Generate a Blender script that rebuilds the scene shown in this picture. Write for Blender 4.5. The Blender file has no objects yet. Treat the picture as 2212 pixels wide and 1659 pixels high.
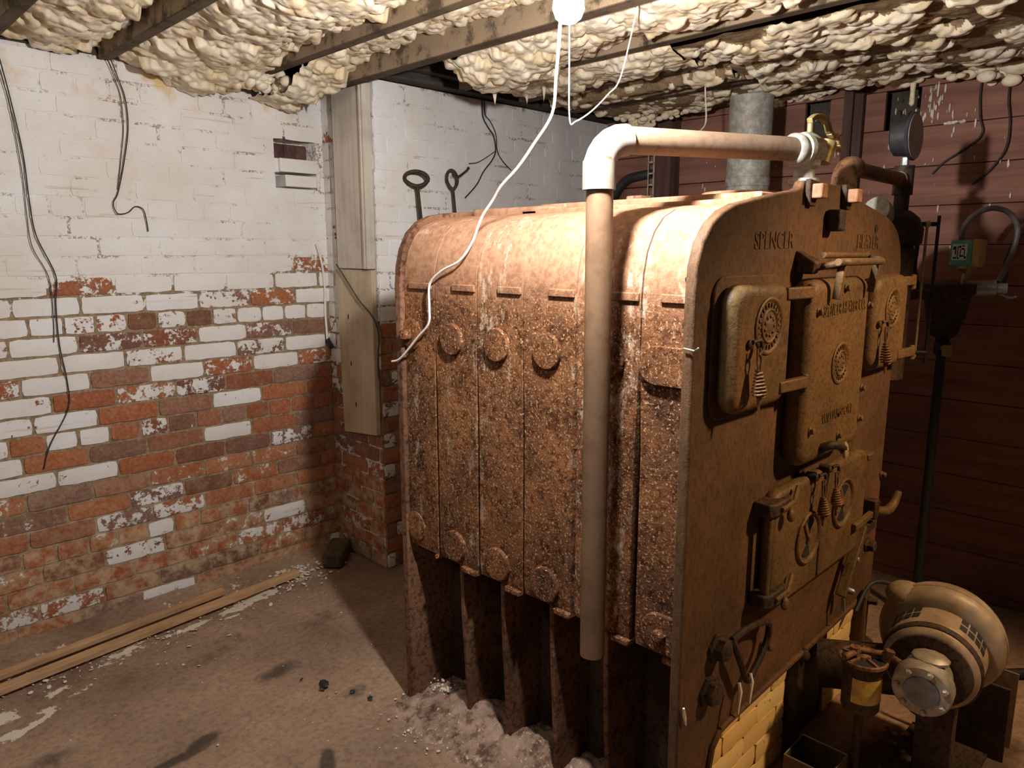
import bpy, bmesh, math, random
import numpy as np
from mathutils import Vector, Matrix
R = math.radians
random.seed(7); rng = np.random.default_rng(7)
scene = bpy.context.scene
COL = scene.collection

# ---------------------------------------------------------------- camera, world, lights, exposure
cd = bpy.data.cameras.new('camera'); cam = bpy.data.objects.new('camera', cd); COL.objects.link(cam)
cd.sensor_fit = 'HORIZONTAL'; cd.sensor_width = 36.0; cd.lens = 1584 / 2212 * 36.0
cd.clip_start = .02; cd.clip_end = 60
cam.location = (0, 0, 1.56)
cam.rotation_euler = (R(90 - 10.2), 0, R(-45))
scene.camera = cam
w = bpy.data.worlds.new('world'); scene.world = w; w.use_nodes = True
w.node_tree.nodes['Background'].inputs[0].default_value = (1.0, .86, .74, 1)
w.node_tree.nodes['Background'].inputs[1].default_value = .014
scene.view_settings.view_transform = 'Standard'; scene.view_settings.look = 'None'
scene.view_settings.gamma = 1; scene.view_settings.use_curve_mapping = False
scene.view_settings.exposure = 0.0

def lamp(name, loc, power, col, rad):
    d = bpy.data.lights.new(name, 'POINT'); d.energy = power; d.color = col; d.shadow_soft_size = rad
    o = bpy.data.objects.new(name, d); COL.objects.link(o); o.location = loc
    return o
BULB = (1.12, .97, 2.015)
BULB_STRENGTH = 3000
lamp('fill_light', (-.5, 1.3, 2.2), 24, (1.0, .93, .85), .14)       # unseen fill added at the left to soften the bulb's contrast
sd = bpy.data.lights.new('aisle_light', 'SPOT'); sd.energy = 140; sd.color = (1.0, .66, .36); sd.shadow_soft_size = .06   # hooded warm lamp before the boiler, right of the frame
sd.spot_size = R(80); sd.spot_blend = .6
so = bpy.data.objects.new('aisle_light', sd); COL.objects.link(so); so.location = (2.45, -.42, 2.22)
so.rotation_euler = (Vector((1.98, .80, .42)) - Vector(so.location)).to_track_quat('-Z', 'Y').to_euler()

# ---------------------------------------------------------------- helpers
ORG = {}
class MB:
    def __init__(s): s.v = []; s.f = []
    def add(s, vs, fs):
        k = len(s.v); s.v += [tuple(map(float, p)) for p in vs]; s.f += [tuple(i + k for i in f) for f in fs]; return s
    def box(s, x0, x1, y0, y1, z0, z1):
        return s.add([(x0,y0,z0),(x1,y0,z0),(x1,y1,z0),(x0,y1,z0),(x0,y0,z1),(x1,y0,z1),(x1,y1,z1),(x0,y1,z1)],
                     [(0,3,2,1),(4,5,6,7),(0,1,5,4),(1,2,6,5),(2,3,7,6),(3,0,4,7)])
    def obox(s, a, b, wid, thick, up=(0,0,1)):
        a = Vector(a); b = Vector(b); d = (b - a).normalized(); u = Vector(up)
        sd = d.cross(u).normalized(); u = sd.cross(d).normalized(); sd *= wid/2; u *= thick/2
        P = []
        for c in (a, b): P += [c-sd-u, c+sd-u, c+sd+u, c-sd+u]
        return s.add(P, [(0,1,2,3),(7,6,5,4),(0,4,5,1),(1,5,6,2),(2,6,7,3),(3,7,4,0)])
    def tube(s, path, r, n=12, cap=True, closed=False):
        P = [Vector(p) for p in path]; m = len(P)
        rr = r if hasattr(r, '__len__') else [r]*m
        T = []
        for i in range(m):
            if closed: t = P[(i+1) % m] - P[i-1]
            else: t = P[min(i+1, m-1)] - P[max(i-1, 0)]
            T.append(t.normalized())
        u = T[0].orthogonal().normalized(); vs = []
        for i in range(m):
            u = (u - T[i]*u.dot(T[i])).normalized(); w_ = T[i].cross(u)
            for k in range(n):
                a = 2*math.pi*k/n
                vs.append(P[i] + (u*math.cos(a) + w_*math.sin(a))*rr[i])
        fs = []
        for i in range(m if closed else m-1):
            j = (i+1) % m
            for k in range(n):
                fs.append((i*n+k, i*n+(k+1) % n, j*n+(k+1) % n, j*n+k))
        if cap and not closed:
            fs.append(tuple(range(n-1, -1, -1))); fs.append(tuple((m-1)*n+k for k in range(n)))
        return s.add(vs, fs)
    def lathe(s, prof, o, ax, n=28):
        """prof: list of (distance along axis, radius)"""
        o = Vector(o); ax = Vector(ax).normalized(); u = ax.orthogonal().normalized(); w_ = ax.cross(u)
        vs = []; fs = []; m = len(prof)
        for d, r in prof:
            for k in range(n):
                a = 2*math.pi*k/n; vs.append(o + ax*d + (u*math.cos(a) + w_*math.sin(a))*max(r, 1e-4))
        for i in range(m-1):
            for k in range(n): fs.append((i*n+k, i*n+(k+1) % n, (i+1)*n+(k+1) % n, (i+1)*n+k))
        fs.append(tuple(range(n-1, -1, -1))); fs.append(tuple((m-1)*n+k for k in range(n)))
        return s.add(vs, fs)
    def cyl(s, a, b, r, n=20):
        a = Vector(a); b = Vector(b); return s.lathe([(0, r), ((b-a).length, r)], a, b-a, n)
    def prism(s, poly, f0, f1):
        """extrude a closed outline between two placing functions"""
        n = len(poly); vs = [f0(*p) for p in poly] + [f1(*p) for p in poly]
        return s.add(vs, [tuple(range(n)), tuple(range(2*n-1, n-1, -1))] + [(i, i+n, (i+1) % n + n, (i+1) % n) for i in range(n)])
    def prism_y(s, poly, y0, y1): return s.prism(poly, lambda x, z: (x, y1, z), lambda x, z: (x, y0, z))
    def prism_x(s, poly, x0, x1): return s.prism(poly, lambda y, z: (x0, y, z), lambda y, z: (x1, y, z))
    def prism_z(s, poly, z0, z1): return s.prism(poly, lambda x, y: (x, y, z0), lambda x, y: (x, y, z1))
    def ell(s, c, r, n=10, m=7, rot=None):
        c = Vector(c); vs = []; fs = []
        for i in range(m+1):
            th = math.pi*i/m
            for k in range(n):
                a = 2*math.pi*k/n
                p = Vector((math.sin(th)*math.cos(a)*r[0], math.sin(th)*math.sin(a)*r[1], math.cos(th)*r[2]))
                if rot: p = rot @ p
                vs.append(c + p)
        for i in range(m):
            for k in range(n): fs.append((i*n+k, (i+1)*n+k, (i+1)*n+(k+1) % n, i*n+(k+1) % n))
        return s.add(vs, fs)
    def helix(s, a, b, rfun, turns, wire, n=7):
        a = Vector(a); b = Vector(b); d = b-a; u = d.orthogonal().normalized(); w_ = d.normalized().cross(u); path = []
        N = int(turns*14)
        for i in range(N+1):
            t = i/N; an = 2*math.pi*turns*t
            path.append(a + d*t + (u*math.cos(an) + w_*math.sin(an))*rfun(t))
        return s.tube(path, wire, n)

def obj(name, mb, mat, parent=None, bevel=0, seg=2, smooth=40, weld=False, attrs=None):
    o0 = ORG.get(parent.name, Vector((0,0,0))) if parent else Vector((0,0,0))
    me = bpy.data.meshes.new(name)
    me.from_pydata([tuple(Vector(v) - o0) for v in mb.v], [], mb.f)
    if attrs:
        for k, (typ, vals) in attrs.items():
            a = me.attributes.new(k, typ, 'POINT'); a.data.foreach_set('color' if typ == 'FLOAT_COLOR' else 'value', np.asarray(vals, dtype=np.float32).ravel())
    bm = bmesh.new(); bm.from_mesh(me)
    if weld: bmesh.ops.remove_doubles(bm, verts=bm.verts, dist=1e-5)
    if not attrs: bmesh.ops.recalc_face_normals(bm, faces=bm.faces)
    bm.to_mesh(me); bm.free()
    me.shade_smooth()
    if smooth: me.set_sharp_from_angle(angle=R(smooth))
    me.materials.append(mat)
    o = bpy.data.objects.new(name, me); COL.objects.link(o)
    if parent: o.parent = parent
    ORG[o.name] = o0
    if bevel:
        b = o.modifiers.new('bevel', 'BEVEL'); b.width = bevel; b.segments = seg; b.limit_method = 'ANGLE'; b.angle_limit = R(40)
    return o
def tag(o, label, cat, group=None, kind=None):
    o['label'] = label; o['category'] = cat
    if group: o['group'] = group
    if kind: o['kind'] = kind
    return o
def thing(name, label, cat, loc, group=None):
    o = bpy.data.objects.new(name, None); COL.objects.link(o); o.location = loc; o.empty_display_size = .1
    ORG[o.name] = Vector(loc)
    return tag(o, label, cat, group)
def struct(o): o['kind'] = 'structure'; return o
def smooth_path(pts, k=6):
    P = [Vector(p) for p in pts]; out = []
    for i in range(len(P)-1):
        p0 = P[max(i-1,0)]; p1 = P[i]; p2 = P[i+1]; p3 = P[min(i+2,len(P)-1)]
        for j in range(k):
            t = j/k
            out.append(.5*((2*p1)+(p2-p0)*t+(2*p0-5*p1+4*p2-p3)*t*t+(3*p1-p0-3*p2+p3)*t**3))
    out.append(P[-1]); return out
def rrect(x0, x1, z0, z1, r, n=6):
    out = []
    for cx, cz, a0 in ((x1-r, z1-r, 0), (x0+r, z1-r, 90), (x0+r, z0+r, 180), (x1-r, z0+r, 270)):
        for i in range(n+1):
            a = R(a0 + 90*i/n); out.append((cx + r*math.cos(a), cz + r*math.sin(a)))
    return out
# lattice value noise in numpy
def vnoise(x, y, s, seed=0):
    x = np.asarray(x)*s + seed*17.31; y = np.asarray(y)*s + seed*9.77
    xi = np.floor(x).astype(np.int64); yi = np.floor(y).astype(np.int64); fx = x-xi; fy = y-yi
    fx = fx*fx*(3-2*fx); fy = fy*fy*(3-2*fy)
    def h(a, b):
        n = (a*374761393 + b*668265263 + seed*1442695041) & 0xffffffff
        n = ((n ^ (n >> 13))*1274126177) & 0xffffffff
        return ((n ^ (n >> 16)) & 0xffff)/65535.0
    return (h(xi,yi)*(1-fx)+h(xi+1,yi)*fx)*(1-fy)+(h(xi,yi+1)*(1-fx)+h(xi+1,yi+1)*fx)*fy
def fbm(x, y, s, o=4, seed=0):
    v = 0; a = .5; t = 0
    for i in range(o): v = v + a*vnoise(x, y, s*2**i, seed+i); t += a; a *= .5
    return v/t
def grid_faces(nu, nv, flip=False):
    i = np.arange(nu-1)[:,None]*nv + np.arange(nv-1)[None,:]; i = i.ravel()
    f = np.stack([i, i+nv, i+nv+1, i+1], 1)
    if flip: f = f[:, ::-1]
    return [tuple(q) for q in f.tolist()]

# ---------------------------------------------------------------- materials
class NT:
    def __init__(s, name):
        s.m = bpy.data.materials.new(name); s.m.use_nodes = True; s.t = s.m.node_tree
        s.b = s.t.nodes['Principled BSDF']; s.geo = s.t.nodes.new('ShaderNodeNewGeometry')
        s.P = s.geo.outputs['Position']
    def lk(s, a, inp):
        if isinstance(a, (int, float)): inp.default_value = a
        elif isinstance(a, tuple): inp.default_value = a if len(a) == len(inp.default_value) else (*a, 1)
        else: s.t.links.new(a, inp)
    def noise(s, scale, detail=5, rough=.6, vec=None, stretch=None, dist=0):
        n = s.t.nodes.new('ShaderNodeTexNoise'); n.inputs['Scale'].default_value = scale
        n.inputs['Detail'].default_value = detail; n.inputs['Roughness'].default_value = rough; n.inputs['Distortion'].default_value = dist
        v = vec or s.P
        if stretch:
            mp = s.t.nodes.new('ShaderNodeMapping'); mp.inputs['Scale'].default_value = stretch
            s.t.links.new(v, mp.inputs['Vector']); v = mp.outputs[0]
        s.t.links.new(v, n.inputs['Vector']); return n.outputs[0]
    def voro(s, scale, feat='F1', vec=None, stretch=None):
        n = s.t.nodes.new('ShaderNodeTexVoronoi'); n.inputs['Scale'].default_value = scale; n.feature = feat
        v = vec or s.P
        if stretch:
            mp = s.t.nodes.new('ShaderNodeMapping'); mp.inputs['Scale'].default_value = stretch
            s.t.links.new(v, mp.inputs['Vector']); v = mp.outputs[0]
        s.t.links.new(v, n.inputs['Vector']); return n.outputs[0]
    def ramp(s, fac, stops, interp='LINEAR'):
        n = s.t.nodes.new('ShaderNodeValToRGB'); n.color_ramp.interpolation = interp; e = n.color_ramp.elements
        while len(e) < len(stops): e.new(.5)
        for k, (p, c) in enumerate(stops):
            e[k].position = p; e[k].color = (*c, 1) if isinstance(c, tuple) else (c, c, c, 1)
        s.lk(fac, n.inputs[0]); return n.outputs[0]
    def math(s, op, a, b=0.0, clamp=False):
        n = s.t.nodes.new('ShaderNodeMath'); n.operation = op; n.use_clamp = clamp; s.lk(a, n.inputs[0]); s.lk(b, n.inputs[1]); return n.outputs[0]
    def rng(s, v, a, b, c=0.0, d=1.0):
        n = s.t.nodes.new('ShaderNodeMapRange'); n.interpolation_type = 'SMOOTHSTEP'; s.lk(v, n.inputs[0])
        for i, q in enumerate((a, b, c, d)): n.inputs[i+1].default_value = q
        return n.outputs[0]
    def mix(s, f, a, b, mode='MIX'):
        n = s.t.nodes.new('ShaderNodeMix'); n.data_type = 'RGBA'; n.blend_type = mode; s.lk(f, n.inputs[0]); s.lk(a, n.inputs[6]); s.lk(b, n.inputs[7]); return n.outputs[2]
    def sep(s, v):
        n = s.t.nodes.new('ShaderNodeSeparateXYZ'); s.t.links.new(v, n.inputs[0]); return n.outputs
    def attr(s, name):
        n = s.t.nodes.new('ShaderNodeAttribute'); n.attribute_name = name; return n
    def bump(s, h, strength=.5, dist=.004, prev=None):
        n = s.t.nodes.new('ShaderNodeBump'); n.inputs['Strength'].default_value = strength; n.inputs['Distance'].default_value = dist
        s.lk(h, n.inputs['Height'])
        if prev: s.t.links.new(prev, n.inputs['Normal'])
        return n.outputs[0]
    def out(s, col, rough=.85, nrm=None, metal=0.0, spec=.3):
        s.lk(col, s.b.inputs['Base Color']); s.lk(rough, s.b.inputs['Roughness']); s.lk(metal, s.b.inputs['Metallic'])
        s.b.inputs['Specular IOR Level'].default_value = spec
        if nrm: s.t.links.new(nrm, s.b.inputs['Normal'])
        return s.m

def m_brick():
    n = NT('whitewashed_brick'); a = n.attr('tint'); sp = n.t.nodes.new('ShaderNodeSeparateColor'); n.t.links.new(a.outputs['Color'], sp.inputs[0])
    rnd, paint, kind = sp.outputs; dust = a.outputs['Alpha']
    n1 = n.noise(16, 8, .68); n2 = n.noise(70, 6, .7); n3 = n.noise(3, 4)
    brick = n.ramp(rnd, [(0, (.41,.135,.065)), (.2, (.54,.21,.09)), (.42, (.45,.145,.065)), (.55, (.24,.11,.07)), (.68, (.36,.205,.155)), (.82, (.51,.17,.075)), (1, (.33,.155,.10))])
    brick = n.mix(n.rng(n2, .3, .75), n.mix(1.0, brick, (.55,.5,.48), 'MULTIPLY'), brick)
    mort = n.mix(n.rng(n2, .35, .7), (.20,.135,.08), (.40,.285,.18))
    base = n.mix(kind, mort, brick)
    base = n.mix(n.math('MULTIPLY', dust, n.rng(n1, .40, .62)), base, (.56,.41,.255))
    soft = n.mix(n.rng(n3, .3, .7), (.72,.66,.60), (.80,.775,.76))
    soft = n.mix(n.rng(n.noise(42, 5, .75), .60, .72), soft, (.60,.53,.46))
    soft = n.mix(n.math('MULTIPLY', n.rng(n.noise(2.2, 5, .7), .60, .75), .5), soft, (.70,.52,.36))
    crack = n.math('MULTIPLY', n.math('SUBTRACT', 1.0, kind), n.math('MULTIPLY', n.rng(n.noise(5, 6, .7), .50, .58), n.rng(n.noise(90, 4, .7), .46, .56)))
    soft = n.mix(n.math('MULTIPLY', crack, .8), soft, (.20,.14,.09))
    k = n.math('ADD', paint, n.math('MULTIPLY', n.math('SUBTRACT', n1, .5), 2.1))
    k = n.math('ADD', k, n.math('MULTIPLY', n.math('SUBTRACT', n2, .5), 1.0))
    zz = n.sep(n.P)[2]
    soft = n.mix(n.math('MULTIPLY', n.math('MULTIPLY', n.rng(zz, 2.12, 2.28), n.rng(n.sep(n.P)[1], 3.2, 3.28)), n.rng(n.noise(4, 4, .6), .50, .60)), soft, (.66,.47,.22))
    rs_ = n.noise(1.0, 4, .6, stretch=(2.2, 1, 34)); soft = n.mix(n.math('MULTIPLY', n.rng(rs_, .64, .70), .38), soft, (.50,.27,.15))
    mask = n.rng(k, .47, .53)
    col = n.mix(mask, base, soft)
    b = n.bump(n.math('ADD', n.math('MULTIPLY', mask, .45), n.math('ADD', n.math('MULTIPLY', n2, .5), n.math('MULTIPLY', n1, .6))), .7, .005)
    return n.out(col, .9, b, spec=.15)
def m_rust(name, dark, mid, lite, speck, streak=0.0, rough=.85, big=5, fine=140, bumpd=.0045, zsmooth=None, thr=.60, mot=1.0, vs=None):
    n = NT(name); n1 = n.noise(big, 7, .62); n2 = n.noise(fine, 4, .7); n3 = n.noise(fine*.35, 5, .65, stretch=vs)
    c = n.ramp(n1, [(.32, dark), (.5, mid), (.68, lite)])
    c = n.mix(n.rng(n3, .36, .54, 1-mot, 1), n.mix(1.0, c, (.42,.36,.34), 'MULTIPLY'), c)
    sm = n.rng(n2, thr, thr+.06)
    if zsmooth:
        zz = n.sep(n.P)[2]; hi = n.rng(zz, *zsmooth)
        sm = n.math('MULTIPLY', sm, n.math('SUBTRACT', 1.0, hi))
        c = n.mix(n.math('MULTIPLY', hi, .75), c, n.mix(n.rng(n3, .35, .65), (.33,.175,.105), (.43,.245,.155)))
    c = n.mix(sm, c, speck)
    if streak:
        st = n.noise(1.0, 3, .55, stretch=(9, 9, .55)); pt = n.noise(34, 7, .75, stretch=(1, 1, .45))
        s_ = n.math('MULTIPLY', n.rng(st, .50, .62), n.rng(pt, .52, .60)); 
        c = n.mix(n.math('MULTIPLY', s_, streak), c, (.66,.54,.41))
    hgt = n.math('ADD', n.math('MULTIPLY', n2, .55), n3)
    st_ = .95
    if zsmooth: st_ = n.rng(n.sep(n.P)[2], zsmooth[0], zsmooth[1], .95, .25)
    b = n.bump(hgt, .9, bumpd); 
    if zsmooth: n.lk(st_, n.t.nodes[-1].inputs['Strength'])
    return n.out(c, rough, b, metal=.0, spec=.25 if rough < .8 else .06)
def m_wood(name, c0, c1, axis='y', sc=3, over=None, rough=.85, gr=30):
    n = NT(name); st = {'x': (.06, 1, 1), 'y': (1, .06, 1), 'z': (1, 1, .06)}[axis]
    g = n.noise(gr, 6, .65, stretch=st, dist=.4); b = n.noise(sc, 4)
    c = n.mix(n.rng(g, .32, .68), c0, c1); c = n.mix(n.math('MULTIPLY', n.rng(b, .4, .7), .5), c, n.mix(1.0, c, (.55,.5,.45), 'MULTIPLY'))
    side = n.rng(n.math('ABSOLUTE', n.sep(n.geo.outputs['Normal'])[2]), .3, .6, 1.0, .25) if over else None
    if over: c = n.mix(n.math('MULTIPLY', n.rng(n.noise(9, 6, .7), .36, .52), side), c, over)
    return n.out(c, rough, n.bump(g, .4, .003), spec=.2)
def m_plain(name, col, rough=.5, metal=0.0, var=.25, sc=30, bump=.2, spec=.4, dirt=None):
    n = NT(name); a = n.noise(sc, 6, .65)
    c = n.mix(n.rng(a, .3, .7), tuple(q*(1-var) for q in col), tuple(min(1, q*(1+var)) for q in col))
    if dirt: c = n.mix(n.rng(n.noise(sc*.4, 6, .7), .5, .66), c, dirt)
    return n.out(c, rough, n.bump(a, bump, .002), metal, spec)
def m_foam():
    n = NT('spray_foam_skin'); cl = n.attr('clump').outputs['Fac']; n1 = n.noise(7, 6, .65); n2 = n.noise(60, 5, .6); n3 = n.noise(24, 4, .6)
    cream = n.mix(n.rng(n1, .35, .62), (.76,.60,.38), (.84,.745,.58))
    cream = n.mix(n.math('MULTIPLY', n.rng(n3, .58, .72), .7), cream, (.55,.335,.155))
    tan = n.mix(n.rng(n2, .35, .65), (.19,.125,.065), (.30,.205,.11))
    k = n.rng(n.math('ADD', cl, n.math('MULTIPLY', n.math('SUBTRACT', n3, .5), .5)), .42, .58)
    return n.out(n.mix(k, tan, cream), .7, n.bump(n.math('ADD', n2, n.math('MULTIPLY', n3, 1.2)), .45, .005), spec=.2)
def m_floor():
    n = NT('dirty_concrete_floor'); n1 = n.noise(2.2, 7, .62); n2 = n.noise(45, 6, .7); n3 = n.noise(9, 6, .65)
    c = n.ramp(n1, [(.3, (.19,.118,.074)), (.5, (.32,.20,.13)), (.7, (.45,.29,.185))])
    c = n.mix(n.math('MULTIPLY', n.rng(n3, .42, .66), .45), c, (.30,.215,.15))
    c = n.mix(n.math('MULTIPLY', n.rng(n2, .3, .6, 1, 0), .5), c, (.09,.058,.04))
    c = n.mix(n.rng(n.noise(150, 3, .6), .70, .74), c, (.45,.36,.27))
    st = n.attr('stain_shade').outputs['Fac']
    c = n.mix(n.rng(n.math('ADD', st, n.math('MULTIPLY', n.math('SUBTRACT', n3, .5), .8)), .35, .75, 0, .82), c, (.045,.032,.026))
    wh = n.attr('white').outputs['Fac']
    wk = n.rng(n.math('ADD', wh, n.math('ADD', n.math('MULTIPLY', n.math('SUBTRACT', n3, .5), 2.2), n.math('MULTIPLY', n.math('SUBTRACT', n2, .5), .9))), .50, .56)
    c = n.mix(wk, c, (.66,.57,.45))
    return n.out(c, .88, n.bump(n.math('ADD', n2, n.math('ADD', n3, n.math('MULTIPLY', wk, .5))), .45, .006), spec=.2)

BRICK = m_brick(); FOAM = m_foam(); FLOOR = m_floor()
RUST = m_rust('rusted_cast_iron', (.085,.040,.024), (.18,.078,.036), (.29,.125,.05), (.52,.30,.15), .45, rough=.95, bumpd=.006, thr=.57, zsmooth=(1.36, 1.56))
PLATE = m_rust('brown_cast_iron', (.070,.040,.020), (.115,.060,.028), (.165,.080,.036), (.30,.185,.09), 0, big=4, fine=210, bumpd=.0022, rough=.62, thr=.64, mot=.55, vs=(1, 1, .5))
DOORM = m_rust('browned_door_iron', (.095,.058,.025), (.145,.085,.035), (.185,.10,.042), (.32,.21,.10), 0, big=5, fine=230, bumpd=.0018, rough=.45, thr=.65, mot=.6)
DARKI = m_rust('sooty_iron', (.03,.02,.014), (.055,.034,.02), (.09,.05,.027), (.16,.10,.05), 0, fine=200, bumpd=.002, rough=.6, thr=.66)
FIN = m_rust('rusty_leg_iron', (.10,.05,.03), (.17,.085,.05), (.23,.12,.07), (.33,.2,.12), 0, fine=150, bumpd=.003, thr=.64)
PIPE = m_rust('dusty_iron_pipe', (.20,.13,.085), (.235,.155,.10), (.27,.18,.12), (.33,.25,.17), 0, mot=.35, big=4, fine=110, bumpd=.0008, rough=.6, thr=.68)
PIPED = m_rust('rusty_brown_pipe', (.12,.062,.03), (.19,.095,.045), (.25,.13,.065), (.3,.19,.1), 0, big=8, fine=140, bumpd=.001, rough=.55, thr=.68)
GALV = m_plain('galvanized_steel', (.36,.345,.30), .6, .2, .3, 40, .25, dirt=(.30,.235,.17))
BRASS = m_plain('dull_brass', (.42,.31,.13), .45, .6, .3, 30)
STEEL = m_plain('grey_steel', (.30,.30,.29), .4, .6, .2, 40)
DARKM = m_plain('black_rubber', (.02,.02,.02), .6, 0, .3, 30)
BLACKI = m_plain('black_paint', (.03,.03,.032), .45, 0, .3, 30)
JOIST = m_wood('old_joist_wood', (.06,.042,.028), (.115,.08,.05), 'y', 3, (.30,.215,.135))
TRIMW = m_wood('dark_header_wood', (.045,.038,.033), (.085,.07,.058), 'x', 3)
BOARD = m_wood('bare_pine_board', (.50,.385,.26), (.60,.49,.35), 'z', 5, None, .8, 26)
BOARDP = m_wood('painted_board', (.55,.48,.40), (.64,.57,.48), 'z', 5, None, .8, 26)
STRIP = m_wood('new_lumber_strip', (.46,.26,.13), (.58,.36,.19), 'x', 6, None, .75, 40)
PLANK = m_wood('red_brown_plank', (.19,.085,.062), (.29,.135,.095), 'y', 2.5, None, .8, 20)
STUD = m_wood('dark_stud_wood', (.07,.038,.03), (.12,.062,.048), 'z', 4)
SUBF = m_wood('subfloor_boards', (.05,.04,.03), (.09,.07,.05), 'x', 3)
MOTORM = m_plain('tan_motor_paint', (.30,.215,.13), .5, .1, .25, 14, .2, dirt=(.22,.145,.085))
PUMPM = m_plain('grey_pump_casting', (.33,.28,.21), .5, .4, .25, 30)
YELLOW = m_plain('yellow_label', (.55,.36,.07), .6, 0, .3, 40, dirt=(.30,.19,.06))
GREEN = m_plain('green_enamel', (.12,.42,.31), .45, 0, .2, 30)
LABELW = m_plain('pale_label', (.78,.80,.72), .6, 0, .1, 40)
INK = m_plain('label_ink', (.012,.012,.012), .6, 0, .1, 40)
YELB = m_plain('yellowed_box_edge', (.42,.31,.10), .5, 0, .2, 30)
WHITEC = m_plain('white_cord_jacket', (.72,.68,.62), .5, 0, .08, 30)
GREENC = m_plain('olive_cord_jacket', (.06,.07,.05), .5, 0, .2, 30)
WIREM = m_plain('dark_wire', (.035,.028,.022), .6, 0, .3, 30)
ASH = m_rust('ash_rubble', (.24,.155,.11), (.36,.24,.175), (.46,.32,.24), (.60,.48,.37), 0, big=9, fine=70, bumpd=.012, thr=.60)
CHIP = m_plain('white_paint_chip', (.66,.58,.48), .8, 0, .15, 30)
FIREB = None
def m_fireb():
    n = NT('yellow_fire_brick'); n1 = n.noise(30, 6, .7); a = n.attr('tint'); sp = n.t.nodes.new('ShaderNodeSeparateColor'); n.t.links.new(a.outputs['Color'], sp.inputs[0])
    c = n.mix(sp.outputs[0], (.78,.53,.20), (.86,.64,.28)); c = n.mix(n.rng(n1, .60, .68), c, (.20,.115,.045)); c = n.mix(sp.outputs[2], (.10,.06,.03), c)
    return n.out(c, .85, n.bump(n1, .4, .004), spec=.2)
FIREB = m_fireb()
def m_bulb():
    m = bpy.data.materials.new('lit_bulb_glass'); m.use_nodes = True; b = m.node_tree.nodes['Principled BSDF']
    b.inputs['Emission Color'].default_value = (1, .975, .95, 1); b.inputs['Emission Strength'].default_value = BULB_STRENGTH
    b.inputs['Base Color'].default_value = (.9,.9,.9,1); return m
GLASSG = m_plain('gauge_glass', (.22,.22,.21), .25, 0, .1, 30, .05, .6)

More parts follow.
